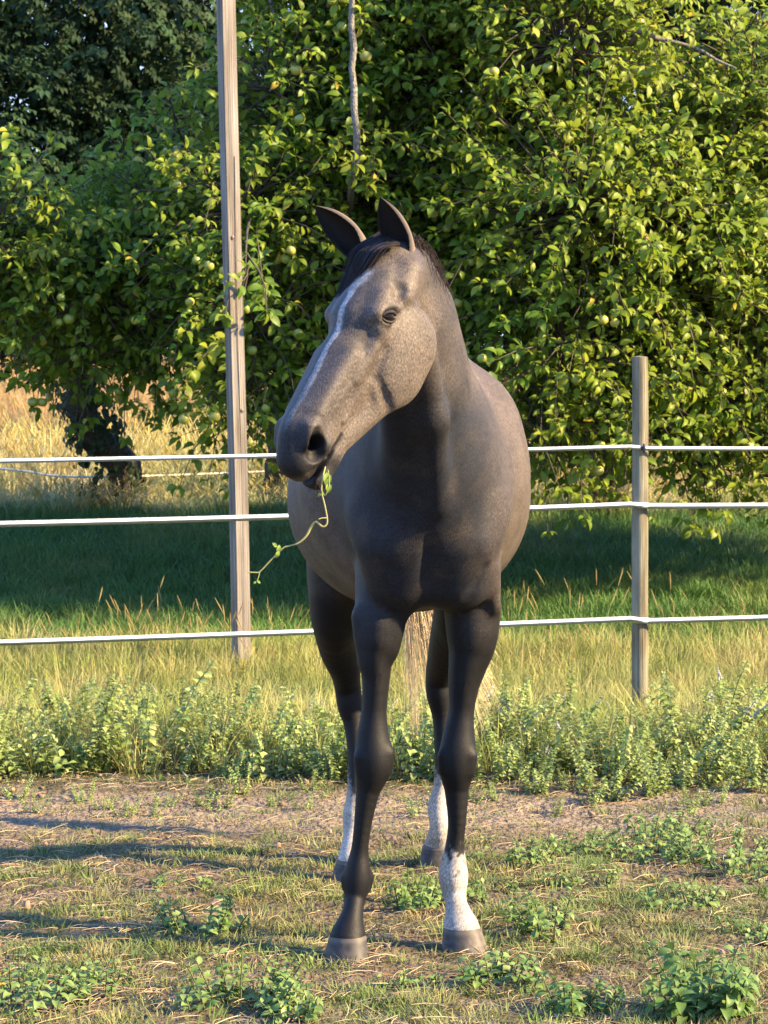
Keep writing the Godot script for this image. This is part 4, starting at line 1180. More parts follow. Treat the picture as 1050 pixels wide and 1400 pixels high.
func build_trees() -> void:
	for k in 3:
		var mb := MB.new()
		leaf_into(mb, Transform3D(Basis(), Vector3(0, 0, 0.012)), 0.082, 0.047, [0.25, 0.45, 0.12][k], [0.5, 0.9, 0.25][k], Color.WHITE, 4)
		mb.flat(Vector3(-0.0008, 0, 0), Vector3(0.0008, 0, 0), Vector3(0.0008, 0, 0.016), Vector3(-0.0008, 0, 0.016), Color(1.2, 1.2, 1))
		apple_leaf.append(mb.mesh(M.leaf))
	var sp := MB.new()
	var r := RandomNumberGenerator.new(); r.seed = 8
	for k in 9:
		var a := r.randf_range(-1.3, 1.3)
		var t := k / 9.0
		leaf_into(sp, Transform3D(leaf_basis(Vector3(sin(a), r.randf_range(-0.5, 0.3), cos(a)), Vector3(r.randf_range(-0.4, 0.4), 1, r.randf_range(-0.4, 0.4))), Vector3(r.randf_range(-0.02, 0.02), r.randf_range(-0.02, 0.02), t * 0.24)), r.randf_range(0.085, 0.13), r.randf_range(0.045, 0.065), 0.25, 0.5, Color.WHITE, 2)
	M.spray = sp.mesh(M.leaf_far)
	apple_fruit = apple_mesh()
	for c in [Color(0.21, 0.24, 0.035), Color(0.28, 0.27, 0.05), Color(0.17, 0.21, 0.03)]:
		var m: ArrayMesh = apple_fruit.duplicate()
		var am := vmat(0.35, 0.5); am.albedo_color = c.linear_to_srgb()
		m.surface_set_material(0, am)
		fruit_tints.append(m)
	fruit_tree("apple tree with a thick ivy-clad leaning trunk, left of the tall square post", Vector3(-1.72, 0.74, -16.5), Vector3(-1.95, 1.55, -16.1), 0.14,
		[[Vector3(-2.25, 2.35, -14.22), 0.60], [Vector3(-2.15, 1.98, -14.27), 0.50], [Vector3(-1.62, 2.10, -14.51), 0.70], [Vector3(-1.72, 1.68, -14.45), 0.36], [Vector3(-1.28, 1.84, -14.66), 0.48], [Vector3(-1.28, 2.45, -14.66), 0.52], [Vector3(-1.15, 2.92, -14.73), 0.36], [Vector3(-1.75, 2.30, -15.00), 0.52], [Vector3(-3.10, 2.40, -13.84), 0.70], [Vector3(-3.30, 2.80, -14.65), 0.70]],
		[], 60, 101)
	fruit_tree("broad apple tree behind the horse, grey upright limbs showing among its leaves", Vector3(-0.70, 0.76, -16.7), Vector3(-0.55, 1.75, -16.2), 0.15,
		[[Vector3(-0.62, 3.20, -14.16), 0.58], [Vector3(-0.38, 4.05, -14.42), 0.68], [Vector3(-0.68, 2.01, -12.34), 0.14], [Vector3(-0.80, 2.50, -13.90), 0.58], [Vector3(-0.72, 1.92, -13.94), 0.62], [Vector3(-0.78, 1.45, -13.91), 0.42], [Vector3(-0.15, 3.62, -14.51), 0.72], [Vector3(-0.18, 2.72, -14.27), 0.72], [Vector3(0.36, 3.35, -14.73), 0.80], [Vector3(0.40, 2.48, -14.56), 0.78], [Vector3(0.36, 4.10, -14.91), 0.85], [Vector3(0.82, 2.98, -14.89), 0.78], [Vector3(0.72, 2.05, -14.74), 0.72], [Vector3(0.10, 1.95, -14.39), 0.70], [Vector3(-0.20, 1.50, -14.23), 0.50]],
		[[[Vector3(-0.45, 1.9, -15.9), Vector3(-0.24, 2.35, -14.6), Vector3(-0.160, 2.716, -13.62), Vector3(-0.175, 3.357, -13.62), Vector3(-0.184, 4.014, -13.62)], 0.022, 0.017],
		[[Vector3(-0.5, 1.9, -15.9), Vector3(-0.40, 2.9, -14.6), Vector3(-0.428, 3.194, -14.15), Vector3(-0.623, 3.627, -14.15), Vector3(-0.717, 3.891, -14.15)], 0.018, 0.008]], 110, 102)
	fruit_tree("wide sunlit apple tree with low drooping boughs behind the round post", Vector3(1.42, 0.68, -16.3), Vector3(1.5, 1.7, -15.9), 0.17,
		[[Vector3(0.98, 3.42, -13.95), 0.64], [Vector3(1.06, 2.48, -13.71), 0.78], [Vector3(0.98, 1.75, -13.64), 0.70], [Vector3(0.90, 1.25, -13.60), 0.42], [Vector3(1.45, 2.08, -13.90), 0.75], [Vector3(1.38, 1.42, -13.86), 0.55], [Vector3(1.70, 2.52, -14.1), 0.68], [Vector3(1.95, 2.00, -14.18), 0.78], [Vector3(1.85, 1.42, -14.12), 0.62], [Vector3(2.20, 2.95, -14.48), 0.82], [Vector3(1.78, 1.00, -14.08), 0.27], [Vector3(2.20, 1.12, -14.31), 0.42], [Vector3(1.12, 4.05, -14.22), 0.80], [Vector3(2.02, 3.45, -14.53), 0.36], [Vector3(2.70, 2.00, -14.59), 0.90], [Vector3(2.90, 1.30, -14.70), 0.70]],
		[[[Vector3(1.5, 2.2, -15.4), Vector3(1.25, 3.1, -14.9), Vector3(1.365, 3.427, -13.75), Vector3(1.493, 3.424, -13.75), Vector3(1.695, 3.369, -13.75), Vector3(1.916, 3.259, -13.75)], 0.024, 0.006]], 130, 103)
	# dark wood behind
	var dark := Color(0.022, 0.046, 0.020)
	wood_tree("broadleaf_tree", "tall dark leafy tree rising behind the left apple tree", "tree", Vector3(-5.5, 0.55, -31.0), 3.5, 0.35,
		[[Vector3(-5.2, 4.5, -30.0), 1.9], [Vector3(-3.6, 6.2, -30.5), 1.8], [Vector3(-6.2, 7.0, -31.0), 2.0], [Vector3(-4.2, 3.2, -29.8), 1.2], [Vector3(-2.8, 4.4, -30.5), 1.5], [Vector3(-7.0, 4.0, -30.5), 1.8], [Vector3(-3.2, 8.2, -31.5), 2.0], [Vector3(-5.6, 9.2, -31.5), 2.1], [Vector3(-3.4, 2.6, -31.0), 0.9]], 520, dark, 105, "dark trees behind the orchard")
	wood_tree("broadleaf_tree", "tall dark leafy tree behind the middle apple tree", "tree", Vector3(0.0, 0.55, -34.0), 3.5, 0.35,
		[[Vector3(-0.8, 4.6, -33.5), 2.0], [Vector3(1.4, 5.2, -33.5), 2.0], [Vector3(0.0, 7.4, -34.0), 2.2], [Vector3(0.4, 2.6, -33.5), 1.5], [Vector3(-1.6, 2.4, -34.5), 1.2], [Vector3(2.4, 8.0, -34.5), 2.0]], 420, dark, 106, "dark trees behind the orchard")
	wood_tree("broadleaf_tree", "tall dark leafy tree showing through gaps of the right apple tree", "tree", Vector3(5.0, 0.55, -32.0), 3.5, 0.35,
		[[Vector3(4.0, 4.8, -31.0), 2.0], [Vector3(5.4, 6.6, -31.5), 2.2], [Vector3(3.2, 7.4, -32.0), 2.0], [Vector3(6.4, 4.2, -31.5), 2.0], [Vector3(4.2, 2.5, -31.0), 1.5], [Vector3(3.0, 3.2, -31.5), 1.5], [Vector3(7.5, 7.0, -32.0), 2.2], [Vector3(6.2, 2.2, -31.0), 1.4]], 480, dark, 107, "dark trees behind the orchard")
	wood_tree("broadleaf_tree", "unseen big dark tree added beyond the right edge to shade the backdrop", "tree", Vector3(13.0, 0.55, -30.0), 4.0, 0.45,
		[[Vector3(11.5, 4.5, -29.0), 2.6], [Vector3(13.5, 7.0, -29.5), 3.0], [Vector3(15.0, 4.0, -29.0), 2.6], [Vector3(13.0, 10.5, -30.0), 3.0], [Vector3(11.0, 8.0, -30.5), 2.6], [Vector3(16.0, 9.0, -30.0), 2.8]], 90, dark, 108, "dark trees behind the orchard")  # added out of view to keep the trees farther left in shade
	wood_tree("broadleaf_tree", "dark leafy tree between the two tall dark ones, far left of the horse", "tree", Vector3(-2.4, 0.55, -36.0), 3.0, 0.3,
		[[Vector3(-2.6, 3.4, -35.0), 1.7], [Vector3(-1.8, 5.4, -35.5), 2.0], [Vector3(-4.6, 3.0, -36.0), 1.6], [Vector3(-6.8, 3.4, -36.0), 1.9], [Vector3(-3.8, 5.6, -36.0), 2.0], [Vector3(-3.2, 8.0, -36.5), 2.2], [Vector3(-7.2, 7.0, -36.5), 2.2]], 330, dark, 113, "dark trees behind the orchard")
	rng.seed = 115
	var fx := []; var fc := []
	for k in 9000:
		var x := rf(-26.0, 30.0)
		var top := 8.0 + 2.5 * noise_a.get_noise_1d(x * 0.4)
		var p := Vector3(x, rf(1.6, top), -62.0 + rf(-2.0, 2.0))
		var s := rf(2.6, 4.2)
		fx.append(Transform3D(leaf_basis(Vector3(rf(-1, 1), rf(-0.8, 0.3), rf(-0.2, 1)), Vector3(rf(-0.5, 0.5), 1, rf(-0.5, 0.5))).scaled_local(Vector3(s, s, s)), p))
		fc.append(vary(Color(0.035, 0.06, 0.025), 0.35))
	sow("far_wood", M.spray, fx, fc, self, "dark wood closing the view beyond the road and the bank", "wood")
	# bushes under and behind the apple trees
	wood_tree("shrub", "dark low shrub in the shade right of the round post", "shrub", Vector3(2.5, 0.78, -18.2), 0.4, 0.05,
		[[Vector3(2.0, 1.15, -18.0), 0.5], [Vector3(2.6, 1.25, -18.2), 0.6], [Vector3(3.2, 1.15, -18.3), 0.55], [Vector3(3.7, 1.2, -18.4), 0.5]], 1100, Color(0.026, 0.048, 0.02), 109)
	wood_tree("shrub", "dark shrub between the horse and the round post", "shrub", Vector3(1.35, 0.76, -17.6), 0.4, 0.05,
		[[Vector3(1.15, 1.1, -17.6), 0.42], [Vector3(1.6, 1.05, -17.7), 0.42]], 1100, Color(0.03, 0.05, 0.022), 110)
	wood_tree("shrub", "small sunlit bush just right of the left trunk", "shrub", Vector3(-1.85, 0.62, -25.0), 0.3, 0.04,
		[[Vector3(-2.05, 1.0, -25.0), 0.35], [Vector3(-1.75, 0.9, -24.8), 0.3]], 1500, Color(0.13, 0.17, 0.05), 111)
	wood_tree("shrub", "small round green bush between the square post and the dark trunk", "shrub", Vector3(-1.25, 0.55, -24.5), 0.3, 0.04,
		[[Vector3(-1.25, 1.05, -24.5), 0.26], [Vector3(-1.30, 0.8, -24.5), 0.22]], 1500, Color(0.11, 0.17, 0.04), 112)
	# ivy climbing the left trunk
	rng.seed = 44
	var xf := []; var cols := []
	for k in 420:
		var t := rng.randf()
		var a := rng.randf() * TAU
		var c := Vector3(-1.72, 0.74, -16.5).lerp(Vector3(-1.95, 1.55, -16.1), t)
		var d := Vector3(cos(a), rf(-0.2, 0.2), sin(a))
		var s := rf(0.5, 0.95)
		xf.append(Transform3D(leaf_basis((d * 0.4 + Vector3(0, -1, 0)).normalized(), d).scaled_local(Vector3(s * 1.3, s, s * 0.8)), c + d * (0.150 + rf(0, 0.05)) + Vector3(rf(-0.02, 0.03), 0, 0)))
		cols.append(vary(Color(0.03, 0.055, 0.02), 0.3))
	sow("ivy", apple_leaf[0], xf, cols, self, "dark ivy leaves clinging to the left apple trunk", "ivy")

# ---------------------------------------------------------------- fence, posts, herbs, sprig
func build_posts() -> void:
	# tall square post, a little turned and leaning
	var o := thing("square_post", "tall weathered square wooden post rising past the left apple tree", "post", Vector3(-0.701, 0.06, -12.4))
	var a := 0.0373
	var mb := MB.new()
	var h := 3.75
	var c := 0.004
	var ring := [Vector3(-a + c, 0, a), Vector3(a - c, 0, a), Vector3(a, 0, a - c), Vector3(a, 0, -a + c), Vector3(a - c, 0, -a), Vector3(-a + c, 0, -a), Vector3(-a, 0, -a + c), Vector3(-a, 0, a - c)]
	var levels := 26
	for k in levels + 1:
		var t := float(k) / levels
		for s in 9:
			var p: Vector3 = ring[s % 8]
			var bow := Vector3(0.006 * sin(t * 5.0), 0, 0.004 * sin(t * 7.0 + 1.0))
			var n := Vector3(roundf(p.x / a) if absf(p.x) > a - 0.001 else 0.0, 0, roundf(p.z / a) if absf(p.z) > a - 0.001 else 0.0)
			mb.vert(Vector3(p.x, 0, p.z) + bow + Vector3(0, t * h, 0), n.normalized(), Color.WHITE, Vector2(s * 0.5, t * h))
	for k in levels:
		for s in 8:
			var q := k * 9 + s
			var nn := ((mb.v[q + 1] - mb.v[q]).cross(Vector3.UP)).normalized()
			var f := mb.v.size()
			for e in [q, q + 1, q + 10, q + 9]: mb.vert(mb.v[e], -nn if nn.dot(mb.v[q] - Vector3(0, mb.v[q].y, 0)) < 0 else nn, Color.WHITE, mb.t[e])
			mb.quad(f, f + 1, f + 2, f + 3)
	mb.flat(Vector3(-a, h, a), Vector3(-a, h, -a), Vector3(a, h, -a), Vector3(a, h, a))
	var b := part("timber", mb.mesh(M.timber), o)
	b.rotation = Vector3(0, 0.46, 0)
	o.rotation = Vector3(0, 0, 0.0215)
	# a drying crack along the broad face
	var cr := MB.new()
	cr.tube(curve_points([Vector3(0.006, 0.5, a), Vector3(0.009, 1.2, a), Vector3(0.004, 1.9, a), Vector3(0.008, 2.6, a)], 5), range(16).map(func(k): return 0.0016), 4, Color(0.05, 0.035, 0.025), false)
	var crk := part("crack", cr.mesh(M.plastic), o)
	crk.rotation = b.rotation
	for p in [Vector3(0.0, 0.62, a), Vector3(0.02, 1.35, a), Vector3(-0.01, 2.2, a)]:
		var kn := MB.new()
		lump(kn, Vector3.ZERO, Vector3(0.008, 0.011, 0.002), 10, 6, 0.2, 3, Color(0.09, 0.06, 0.04))
		var ko := part("knot", kn.mesh(M.plastic), o, b.basis * p)
		ko.rotation = b.rotation
	# round fence posts
	var xs := [1.126, -3.6, 5.6]
	for k in 3:
		var x: float = xs[k]
		var d := fence_d(x)
		var p := thing("round_post", ["weathered round fence post carrying three white tapes, right of the horse", "round fence post farther left along the tapes", "round fence post farther right along the tapes"][k], "fence post", Vector3(x, ground_y(x, -d), -d), "round posts of the paddock fence")
		var rb := MB.new()
		var pts := []; var rr := []
		for s in 15:
			pts.append(Vector3(0.0012 * sin(s * 0.7), -0.25 + 1.90 * s / 14.0, 0.001 * sin(s * 0.9 + 2.0)))
			rr.append(0.0375 - 0.0022 * s / 14.0 + 0.0004 * sin(s * 1.7))
		pts.append(pts[-1] + Vector3(0, 0.006, 0)); rr.append(0.0335)
		rb.tube(pts, rr, 22, Color.WHITE, true, 0.004, 5)
		part("pole", rb.mesh(M.pole), p)
		for t in 3:
			var ins := MB.new()
			var y := tape_y(t, x) - p.position.y
			if t == 0:
				ins.tube([Vector3(0.0, y, 0.034), Vector3(0.004, y, 0.05), Vector3(0.008, y, 0.062)], [0.009, 0.012, 0.010], 10, Color(0.012, 0.012, 0.014))
				ins.tube([Vector3(0.012, y - 0.02, 0.058), Vector3(0.012, y, 0.064), Vector3(0.012, y + 0.02, 0.058)], [0.005, 0.007, 0.005], 8, Color(0.012, 0.012, 0.014))
			else:
				ins.tube([Vector3(-0.036, y + 0.002, 0.03), Vector3(-0.01, y + 0.002, 0.047), Vector3(0.02, y + 0.002, 0.046), Vector3(0.038, y + 0.002, 0.028)], [0.010, 0.013, 0.013, 0.010], 8, Color(0.62, 0.64, 0.66))
			part("insulator", ins.mesh(M.plastic), p)

func fence_d(x: float) -> float: return 10.6 + 0.285 * (x + 0.6)

func tape_y(t: int, x: float) -> float:
	var at_post: float = [1.262, 1.010, 0.506][t]
	var left: float = [1.215, 0.968, 0.480][t]
	if x < 1.126: return lerpf(left, at_post, (x + 3.6) / 4.726) + [-0.012, -0.020, -0.012][t] * (1.0 - pow((x + 1.237) / 2.363, 2.0)) + [0.004, 0.004, 0.006][t] * 2.0
	var right: float = [1.265, 1.015, 0.560][t]
	return lerpf(at_post, right, (x - 1.126) / 4.474) - 0.015 * (1.0 - pow((x - 3.363) / 2.237, 2.0))

func build_tapes() -> void:
	for t in 3:
		var mb := MB.new()
		var w: float = [0.0095, 0.0125, 0.0120][t]
		var first := 0
		var n := 120
		for k in n + 1:
			var x := -3.6 + 9.2 * k / n
			var p := Vector3(x, tape_y(t, x), -fence_d(x) + 0.056)
			var tw := 0.10 * sin(x * 1.3 + t * 2.0)
			var up := Vector3(0, cos(tw), sin(tw))
			var out := Vector3(0, -sin(tw), cos(tw))
			for s in 4:
				var o: Vector3 = [up * w + out * 0.0016, up * -w + out * 0.0016, up * -w - out * 0.0016, up * w - out * 0.0016][s]
				mb.vert(p + o, o.normalized(), Color.WHITE, Vector2(x * 4.0, s / 3.0))
			if k > 0:
				for s in 4:
					var a := (k - 1) * 4 + s; var b := (k - 1) * 4 + (s + 1) % 4
					mb.quad(a, b, b + 4, a + 4)
		var o := part("fence_tape", mb.mesh(M.tape), self)
		tag(o, ["topmost white tape of the paddock fence", "middle white tape of the paddock fence", "lowest white tape of the paddock fence, above the herbs"][t], "fence tape", "white fence tapes")
	# a second light fence across the meadow
	for k in 4:
		var p: Vector3 = [Vector3(-3.45, 0.6, -27.0), Vector3(-1.30, 0.6, -26.2), Vector3(0.9, 0.6, -26.0), Vector3(-6.5, 0.6, -28.0)][k]
		p.y = ground_y(p.x, p.z)
		var s := thing("plastic_stake", ["thin dark stake in the meadow, left of the left trunk", "thin dark stake in the meadow, right of the square post", "thin dark stake hidden behind the horse", "thin dark stake farther left in the meadow"][k], "stake", p, "stakes of the far meadow fence")
		var sb := MB.new()
		sb.tube([Vector3(0, -0.1, 0), Vector3(0.01, 0.2, 0), Vector3(0.015, 0.40, 0)], [0.014, 0.013, 0.011], 7, Color(0.03, 0.035, 0.03))
		part("rod", sb.mesh(M.plastic), s)
		var cp := MB.new()
		cp.tube([Vector3(0.0, 0.27, 0.01), Vector3(0.01, 0.27, 0.03)], [0.012, 0.012], 7, Color(0.03, 0.035, 0.03))
		part("clip", cp.mesh(M.plastic), s)
	var r1 := MB.new()
	r1.tube(curve_points([Vector3(-6.5, 1.10, -28.0), Vector3(-4.8, 0.90, -27.4), Vector3(-3.45, 0.80, -26.97), Vector3(-2.3, 0.80, -26.5), Vector3(-1.30, 0.84, -26.17), Vector3(0.9, 0.84, -25.97)], 8), range(41).map(func(k): return 0.013), 6, Color(0.75, 0.75, 0.74))
	tag(part("fence_rope", r1.mesh(M.plastic), self), "thin white rope strung on the far meadow stakes", "rope")
	var r2 := MB.new()
	r2.tube(curve_points([Vector3(-4.5, 1.12, -16.6), Vector3(-2.60, 0.985, -16.6), Vector3(-2.2, 0.935, -16.6), Vector3(-1.85, 0.925, -16.62), Vector3(-1.2, 0.935, -16.8), Vector3(0.5, 1.0, -17.0)], 8), range(41).map(func(k): return 0.008), 6, Color(0.66, 0.63, 0.50))
	tag(part("fence_rope", r2.mesh(M.plastic), self), "pale sagging rope crossing the straw-coloured grass by the left trunk", "rope")

var herb_leaf := []

func herb_stem(h: float, lean: Vector3, leaf: float, flower: bool, r: RandomNumberGenerator) -> Dictionary:
	# stem points, leaf places and the flower spike of one upright herb
	var pts := [Vector3.ZERO, lean * 0.3 * h + Vector3(0, h * 0.4, 0), lean * 0.75 * h + Vector3(0, h * 0.78, 0), lean * 1.15 * h + Vector3(0, h, 0)]
	var leaves := []
	var n := int(h / 0.021) + 2
	var spin := r.randf() * TAU
	for k in n:
		var t := 0.12 + 0.88 * float(k) / n
		var x := t * 3.0
		var seg := mini(int(x), 2)
		var p: Vector3 = pts[seg].lerp(pts[seg + 1], x - seg)
		var ax: Vector3 = (pts[seg + 1] - pts[seg]).normalized()
		spin += PI / 2.0 + r.randf_range(-0.3, 0.3)
		var s := leaf * (1.15 - 0.65 * t * t) * r.randf_range(0.8, 1.2)
		for e in [0.0, PI]:
			var side := ax.cross(Vector3(0.3, 0.4, 0.85)).normalized().rotated(ax, spin + e)
			var d := (side + ax * r.randf_range(0.1, 0.55) + Vector3(0, r.randf_range(-0.3, 0.15), 0)).normalized()
			leaves.append(Transform3D(leaf_basis(d, Vector3(0.2 + r.randf_range(-0.4, 0.4), 1, 0.25 + r.randf_range(-0.4, 0.4))).scaled_local(Vector3(s, s, s)), p))
	return {"pts": pts, "leaves": leaves, "flower": flower}

func herb_clump(stems: int, h0: float, h1: float, spread: float, lean: float, leaf: float, flowers: float, sd: int) -> Array:
	var r := RandomNumberGenerator.new(); r.seed = sd
	var all := []
	for k in stems:
		var a := r.randf() * TAU
		var q := sqrt(r.randf())
		var root := Vector3(cos(a), 0, sin(a)) * spread * q
		var s := herb_stem(r.randf_range(h0, h1) * (1.15 - 0.4 * q), Vector3(cos(a), 0, sin(a)) * lean * (0.3 + q) * r.randf_range(0.6, 1.3), leaf, r.randf() < flowers, r)
		s.root = root
		all.append(s)
	return all

func stem_mesh(all: Array) -> ArrayMesh:
	var mb := MB.new()
	for s in all:
		mb.tube(s.pts.map(func(p): return p + s.root), [0.0026, 0.0023, 0.0018, 0.001], 5, Color(0.11, 0.12, 0.05), false)
	return mb.mesh(M.herb)

func mint_label(white: bool, x: float, d: float) -> String:
	var row := "at the bare track" if d < 9.9 else "midway into the herb band" if d < 10.7 else "at the back of the herb band"
	var where := "near the left edge" if x < -1.25 else "below the square post" if x < -0.5 else "left of the horse's legs" if x < -0.15 else "behind the horse's legs" if x < 0.38 else "right of the horse" if x < 0.85 else "by the round post" if x < 1.3 else "near the right edge"
	return ("flowering mint " if white else "leafy mint ") + row + ", " + where

func build_herbs() -> void:
	for k in 3:
		var mb := MB.new()
		leaf_into(mb, Transform3D(Basis(), Vector3(0, 0, 0.1)), 1.0, [0.62, 0.72, 0.55][k], [0.25, 0.4, 0.15][k], [0.6, 0.9, 0.35][k], Color.WHITE, 4)
		herb_leaf.append(mb)
	var leaf_meshes := []
	for k in 3:
		for c in [Color(0.11, 0.19, 0.045), Color(0.15, 0.23, 0.06), Color(0.20, 0.28, 0.085)]:
			var m := (herb_leaf[k] as MB).mesh()
			var lm := vmat(0.5, 0.4, 0.7); lm.albedo_color = c.linear_to_srgb()
			m.surface_set_material(0, lm)
			leaf_meshes.append(m)
	# the band of mint between the track and the fence
	var kinds := []
	for k in 9:
		var r := RandomNumberGenerator.new(); r.seed = 500 + k
		var all := herb_clump(6, 0.20, 0.48, 0.13, 0.42, 0.043, 0.0 if k < 4 else 0.22, 300 + k)
		var lv := MB.new()
		var fl := MB.new()
		for s in all:
			for t in s.leaves:
				var X := Transform3D(t.basis, t.origin + s.root)
				var g := r.randf_range(0.7, 1.35)
				var pale := r.randf()
				var col := Color(0.175 + 0.13 * pale, 0.265 + 0.08 * pale, 0.06 + 0.07 * pale) * g
				leaf_into(lv, X, 1.0, 0.66, 0.3, 0.6, col, 3)
			if s.flower:
				var tip: Vector3 = s.pts[3] + s.root
				var ax: Vector3 = (s.pts[3] - s.pts[2]).normalized()
				for q in 22:
					var u := q / 22.0
					var d := Vector3(r.randf_range(-1, 1), r.randf_range(-0.2, 0.6), r.randf_range(-1, 1)).normalized()
					lump(fl, tip + ax * u * 0.085 + Vector3(0.4, -0.1, 0.2) * u * u * 0.03 + d * 0.007 * (1.0 - 0.6 * u), Vector3.ONE * 0.0056 * (1.1 - 0.6 * u), 5, 4, 0.3, q, Color(0.56, 0.52, 0.47) * r.randf_range(0.7, 1.15))
		kinds.append([stem_mesh(all), lv.mesh(M.herb), fl.mesh(M.herb) if fl.v.size() else null])
	rng.seed = 71
	var placed := []
	var tries := 0
	while placed.size() < 270 and tries < 8000:
		tries += 1
		var d := 9.30 + 1.95 * pow(rng.randf(), 1.4)
		var x := rf(-2.0, 2.05)
		var edge := 9.50 + 0.55 * noise_a.get_noise_1d(x * 1.6) + 0.06 * sin(x * 5.0)
		var stray := rng.randf() < 0.045
		if stray: d = rf(9.0, 9.5)
		if d < edge and not stray: continue
		if noise_a.get_noise_2d(x * 2.2 + 11.0, d * 2.2) < -0.22 and not stray: continue
		var ok := true
		for q in placed:
			if Vector2(q.x - x, q.y - d).length() < 0.092: ok = false; break
		if not ok: continue
		placed.append(Vector2(x, d))
		var back := smoothstep(10.3, 11.2, d)
		var v: int = rng.randi_range(0, 3) if rng.randf() > 0.22 + 0.5 * back else rng.randi_range(4, 8)
		var white: bool = kinds[v][2] != null
		var o := thing("mint_plant", mint_label(white, x, d), "herb", Vector3(x, ground_y(x, -d) - 0.01, -d), "flowering mint plants before the fence" if white else "leafy mint plants before the fence")
		part("stems", kinds[v][0], o).set_meta("kind", "stuff")
		part("leaves", kinds[v][1], o).set_meta("kind", "stuff")
		if white: part("flower_spikes", kinds[v][2], o).set_meta("kind", "stuff")
		o.rotation = Vector3(rf(-0.16, 0.16), rng.randf() * TAU, rf(-0.16, 0.16))
		var s := (rf(0.38, 0.90) if not stray else rf(0.3, 0.45)) * (1.0 - 0.38 * back) * (1.0 + 0.28 * noise_a.get_noise_2d(x * 1.3, d * 1.3 + 55.0)) * (1.0 - 0.35 * smoothstep(9.75, 9.4, d))
		if absf(x - 1.1) < 0.22 and d > 10.2: s *= 0.75
		elif x > 1.25 and d > 10.3: s *= 1.35
		o.set_meta("label", ("small " if s < 0.5 else "tall " if s > 0.78 else "") + str(o.get_meta("label")))
		o.scale = Vector3(s * rf(0.9, 1.25), s * rf(0.8, 1.1), s * rf(0.9, 1.25))
	# the band goes on past both edges of the picture
	for v in 4:
		var bx := []; var bc := []
		for q in 26:
			var d := 9.7 + 1.5 * pow(rng.randf(), 1.3)
			var x := rf(2.15, 4.2) * (1.0 if rng.randf() < 0.5 else -1.0)
			var sc := rf(0.45, 0.9)
			bx.append(Transform3D(Basis(Vector3.UP, rng.randf() * TAU).scaled(Vector3.ONE * sc), Vector3(x, ground_y(x, -d) - 0.01, -d)))
			bc.append(Color.WHITE)
		sow("mint_thicket", kinds[v][1], bx, bc, self, "thicket of mint going on past the edges of the picture", "herbs")
	# single clumps on the trodden soil: x, distance, spread, height, stems, leaf, label
	var spots := [
		[-0.513, 7.10, 0.10, 0.13, 9, 0.034, "low green herb clump left of the front hooves, its leaves rounded"],
		[-0.36, 6.28, 0.13, 0.17, 12, 0.036, "large pale green herb clump at the bottom edge, below the nearer front hoof"],
		[-0.20, 6.20, 0.08, 0.10, 7, 0.032, "small herb clump at the bottom edge, just right of the large pale clump"],
		[-0.92, 6.30, 0.16, 0.13, 13, 0.034, "wide herb patch in the bottom left corner"],
		[-0.72, 6.45, 0.10, 0.08, 7, 0.03, "low thin herb patch right of the wide corner patch"],
		[0.30, 6.52, 0.10, 0.095, 9, 0.038, "green herb clump with pointed leaves touching the white-socked front hoof"],
		[0.46, 7.05, 0.09, 0.15, 8, 0.036, "upright herb clump right of the white-socked front hoof"],
		[0.07, 7.45, 0.11, 0.12, 9, 0.034, "herb clump on the soil between the two front legs"],
		[0.42, 8.15, 0.11, 0.10, 8, 0.034, "low herb clump beside the right hind leg near the track"],
		[0.87, 8.30, 0.12, 0.13, 10, 0.036, "leafy herb clump at the track below the round post"],
		[1.10, 8.10, 0.15, 0.14, 12, 0.036, "broad herb clump near the right edge beside the track"],
		[1.22, 7.85, 0.10, 0.10, 7, 0.034, "small herb clump in front of the broad right one"],
		[0.62, 7.75, 0.10, 0.08, 7, 0.032, "flat thin herb clump right of the white-socked leg, midway to the track"],
		[0.88, 7.45, 0.12, 0.09, 8, 0.034, "flat herb patch amid the soil on the right side"],
		[0.79, 6.20, 0.09, 0.21, 11, 0.050, "tall dark herb with large leaves in the bottom right corner"],
		[0.47, 6.25, 0.09, 0.11, 8, 0.040, "dark low herb clump at the bottom edge, left of the tall dark herb"],
		[-0.62, 7.75, 0.09, 0.06, 6, 0.028, "thin flat herb tuft on bare soil, well left of the left hind hoof"],
		[0.30, 7.62, 0.10, 0.08, 7, 0.032, "low herb tuft behind the white-socked leg, left of the flat thin clump"],
		[1.02, 7.05, 0.10, 0.07, 7, 0.030, "low herb tuft near the right edge, above the tall dark herb"],
		[0.95, 8.62, 0.13, 0.10, 9, 0.034, "herb patch nearest the round post, at the far side of the track"],
		[0.06, 6.50, 0.07, 0.05, 5, 0.026, "tiny herb tuft at the bottom, between the two front hooves"],
		[0.66, 8.30, 0.10, 0.09, 7, 0.032, "tiny herb tuft between the right hind hoof and the track"],
	]
	var k := 0
	for q in spots:
		k += 1
		var all := herb_clump(int(q[4] * 1.9), q[3] * 0.45, q[3] * 1.0, q[2] * 1.05, 0.45, q[5] * 0.80, 0.0, 800 + k)
		var o := thing("herb_clump", q[6], "herb", Vector3(q[0], ground_y(q[0], -q[1]) - 0.004, -q[1]), "herb clumps on the paddock soil")
		part("stems", stem_mesh(all), o).set_meta("kind", "stuff")
		for s in all:
			for t in s.leaves:
				var l := part("leaf", leaf_meshes[rng.randi_range(0, 2) * 3 + (0 if q[5] > 0.0395 and q[0] > 0.4 else rng.randi_range(0, 2))], o)
				l.transform = Transform3D(t.basis, t.origin + s.root)
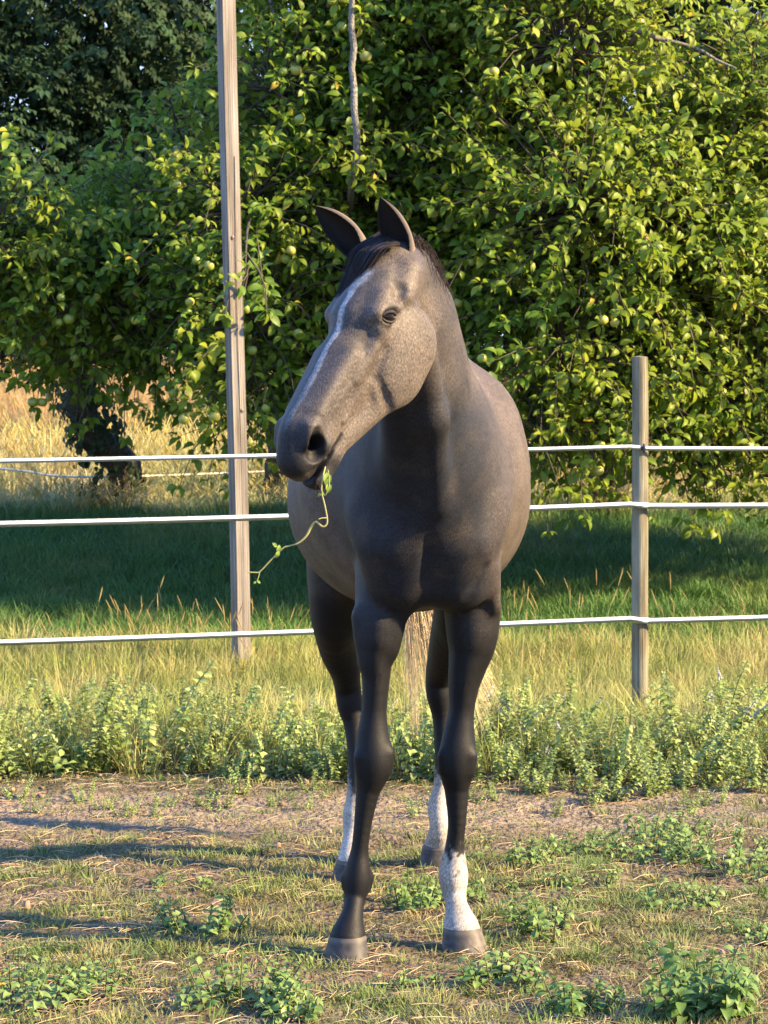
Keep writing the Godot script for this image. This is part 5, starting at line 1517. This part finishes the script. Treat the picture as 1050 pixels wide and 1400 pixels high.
	# yellow flowers by the square post
	for f in [[Vector3(-0.70, 0, -11.75), "small yellow flower cluster at the foot of the square post"], [Vector3(-1.0, 0, -6.15), "tiny yellow flower low in the bottom left corner herbs"]]:
		var p: Vector3 = f[0]
		var o := thing("yellow_flower", f[1], "flower", Vector3(p.x, ground_y(p.x, p.z), p.z))
		var st := MB.new(); var bl := MB.new()
		for q in 7:
			var b := Vector3(rf(-0.07, 0.07), 0, rf(-0.03, 0.03)); var top := b * 1.4 + Vector3(0, rf(0.17, 0.24) * (1.0 if p.z < -8.0 else 0.5), 0)
			st.tube([b, b.lerp(top, 0.5) + Vector3(0.004, 0, 0), top], [0.002, 0.0016, 0.0012], 5, Color(0.09, 0.12, 0.04), false)
			for e in 7:
				var a := TAU * e / 7.0
				leaf_into(bl, Transform3D(leaf_basis(Vector3(cos(a), 0.25, sin(a)), Vector3.UP).scaled_local(Vector3.ONE * 0.012), top), 1.0, 0.6, 0.1, 0.3, Color(0.62, 0.46, 0.02), 2)
			lump(bl, top, Vector3(0.004, 0.003, 0.004), 7, 4, 0.1, 2, Color(0.5, 0.32, 0.02))
		part("stems", st.mesh(M.herb), o)
		part("blossoms", bl.mesh(M.herb), o)

func build_sprig() -> void:
	var o := thing("bindweed_sprig", "thin trailing green sprig hanging from the horse's mouth", "sprig", Vector3(-0.145, 1.33, -6.05))
	var off := o.position
	var st := MB.new()
	var main_ := [Vector3(-0.141, 1.352, -6.062), Vector3(-0.147, 1.324, -6.035), Vector3(-0.149, 1.294, -6.03), Vector3(-0.142, 1.263, -6.03), Vector3(-0.136, 1.231, -6.03), Vector3(-0.137, 1.216, -6.03), Vector3(-0.147, 1.210, -6.03), Vector3(-0.163, 1.221, -6.04), Vector3(-0.175, 1.208, -6.05), Vector3(-0.186, 1.187, -6.05), Vector3(-0.205, 1.170, -6.05), Vector3(-0.226, 1.163, -6.05), Vector3(-0.240, 1.159, -6.05), Vector3(-0.254, 1.146, -6.05), Vector3(-0.275, 1.125, -6.05), Vector3(-0.298, 1.101, -6.05), Vector3(-0.311, 1.099, -6.05), Vector3(-0.328, 1.100, -6.05)]
	var pts := curve_points(main_, 4).map(func(p): return p - off)
	st.tube(pts, range(pts.size()).map(func(k): return lerp_list([0.0017, 0.0018, 0.002, 0.0026, 0.003, 0.0018, 0.0017, 0.0018, 0.0014], float(k) / (pts.size() - 1))), 7, Color(0.42, 0.38, 0.14))
	st.tube([Vector3(-0.298, 1.101, -6.05) - off, Vector3(-0.301, 1.088, -6.048) - off, Vector3(-0.306, 1.076, -6.047) - off], [0.0014, 0.0012, 0.001], 5, Color(0.34, 0.36, 0.10))
	st.tube([Vector3(-0.136, 1.231, -6.03) - off, Vector3(-0.148, 1.2315, -6.02) - off, Vector3(-0.156, 1.229, -6.015) - off], [0.0012, 0.001, 0.0008], 5, Color(0.42, 0.38, 0.14))
	st.tube(curve_points([Vector3(-0.149, 1.296, -6.03) - off, Vector3(-0.141, 1.285, -6.02) - off, Vector3(-0.135, 1.297, -6.018) - off, Vector3(-0.130, 1.318, -6.02) - off, Vector3(-0.134, 1.345, -6.04) - off], 4), range(17).map(func(_k): return 0.0012), 5, Color(0.30, 0.36, 0.08))
	part("stem", st.mesh(M.herb), o)
	for q in [[Vector3(-0.137, 1.340, -6.03), Vector3(0.12, -1.0, 0.25), 0.036], [Vector3(-0.133, 1.315, -6.02), Vector3(0.1, -1.0, 0.3), 0.026], [Vector3(-0.254, 1.147, -6.05), Vector3(0.25, 1.0, 0.3), 0.020], [Vector3(-0.252, 1.150, -6.048), Vector3(-0.35, -0.8, 0.4), 0.018], [Vector3(-0.257, 1.160, -6.048), Vector3(-0.5, 0.7, 0.3), 0.016], [Vector3(-0.306, 1.077, -6.047), Vector3(-0.6, -0.3, 0.3), 0.010], [Vector3(-0.304, 1.080, -6.047), Vector3(0.6, -0.4, 0.3), 0.011], [Vector3(-0.150, 1.290, -6.03), Vector3(-0.6, -0.5, 0.3), 0.012]]:
		var lm := MB.new()
		leaf_into(lm, Transform3D(leaf_basis(q[1], Vector3(0.25, 0.3, 1.0)).scaled_local(Vector3.ONE * q[2]), Vector3.ZERO), 1.0, 0.62, 0.3, 0.8, Color(0.22, 0.30, 0.05), 4)
		part("leaf", lm.mesh(M.herb), o, q[0] - off)
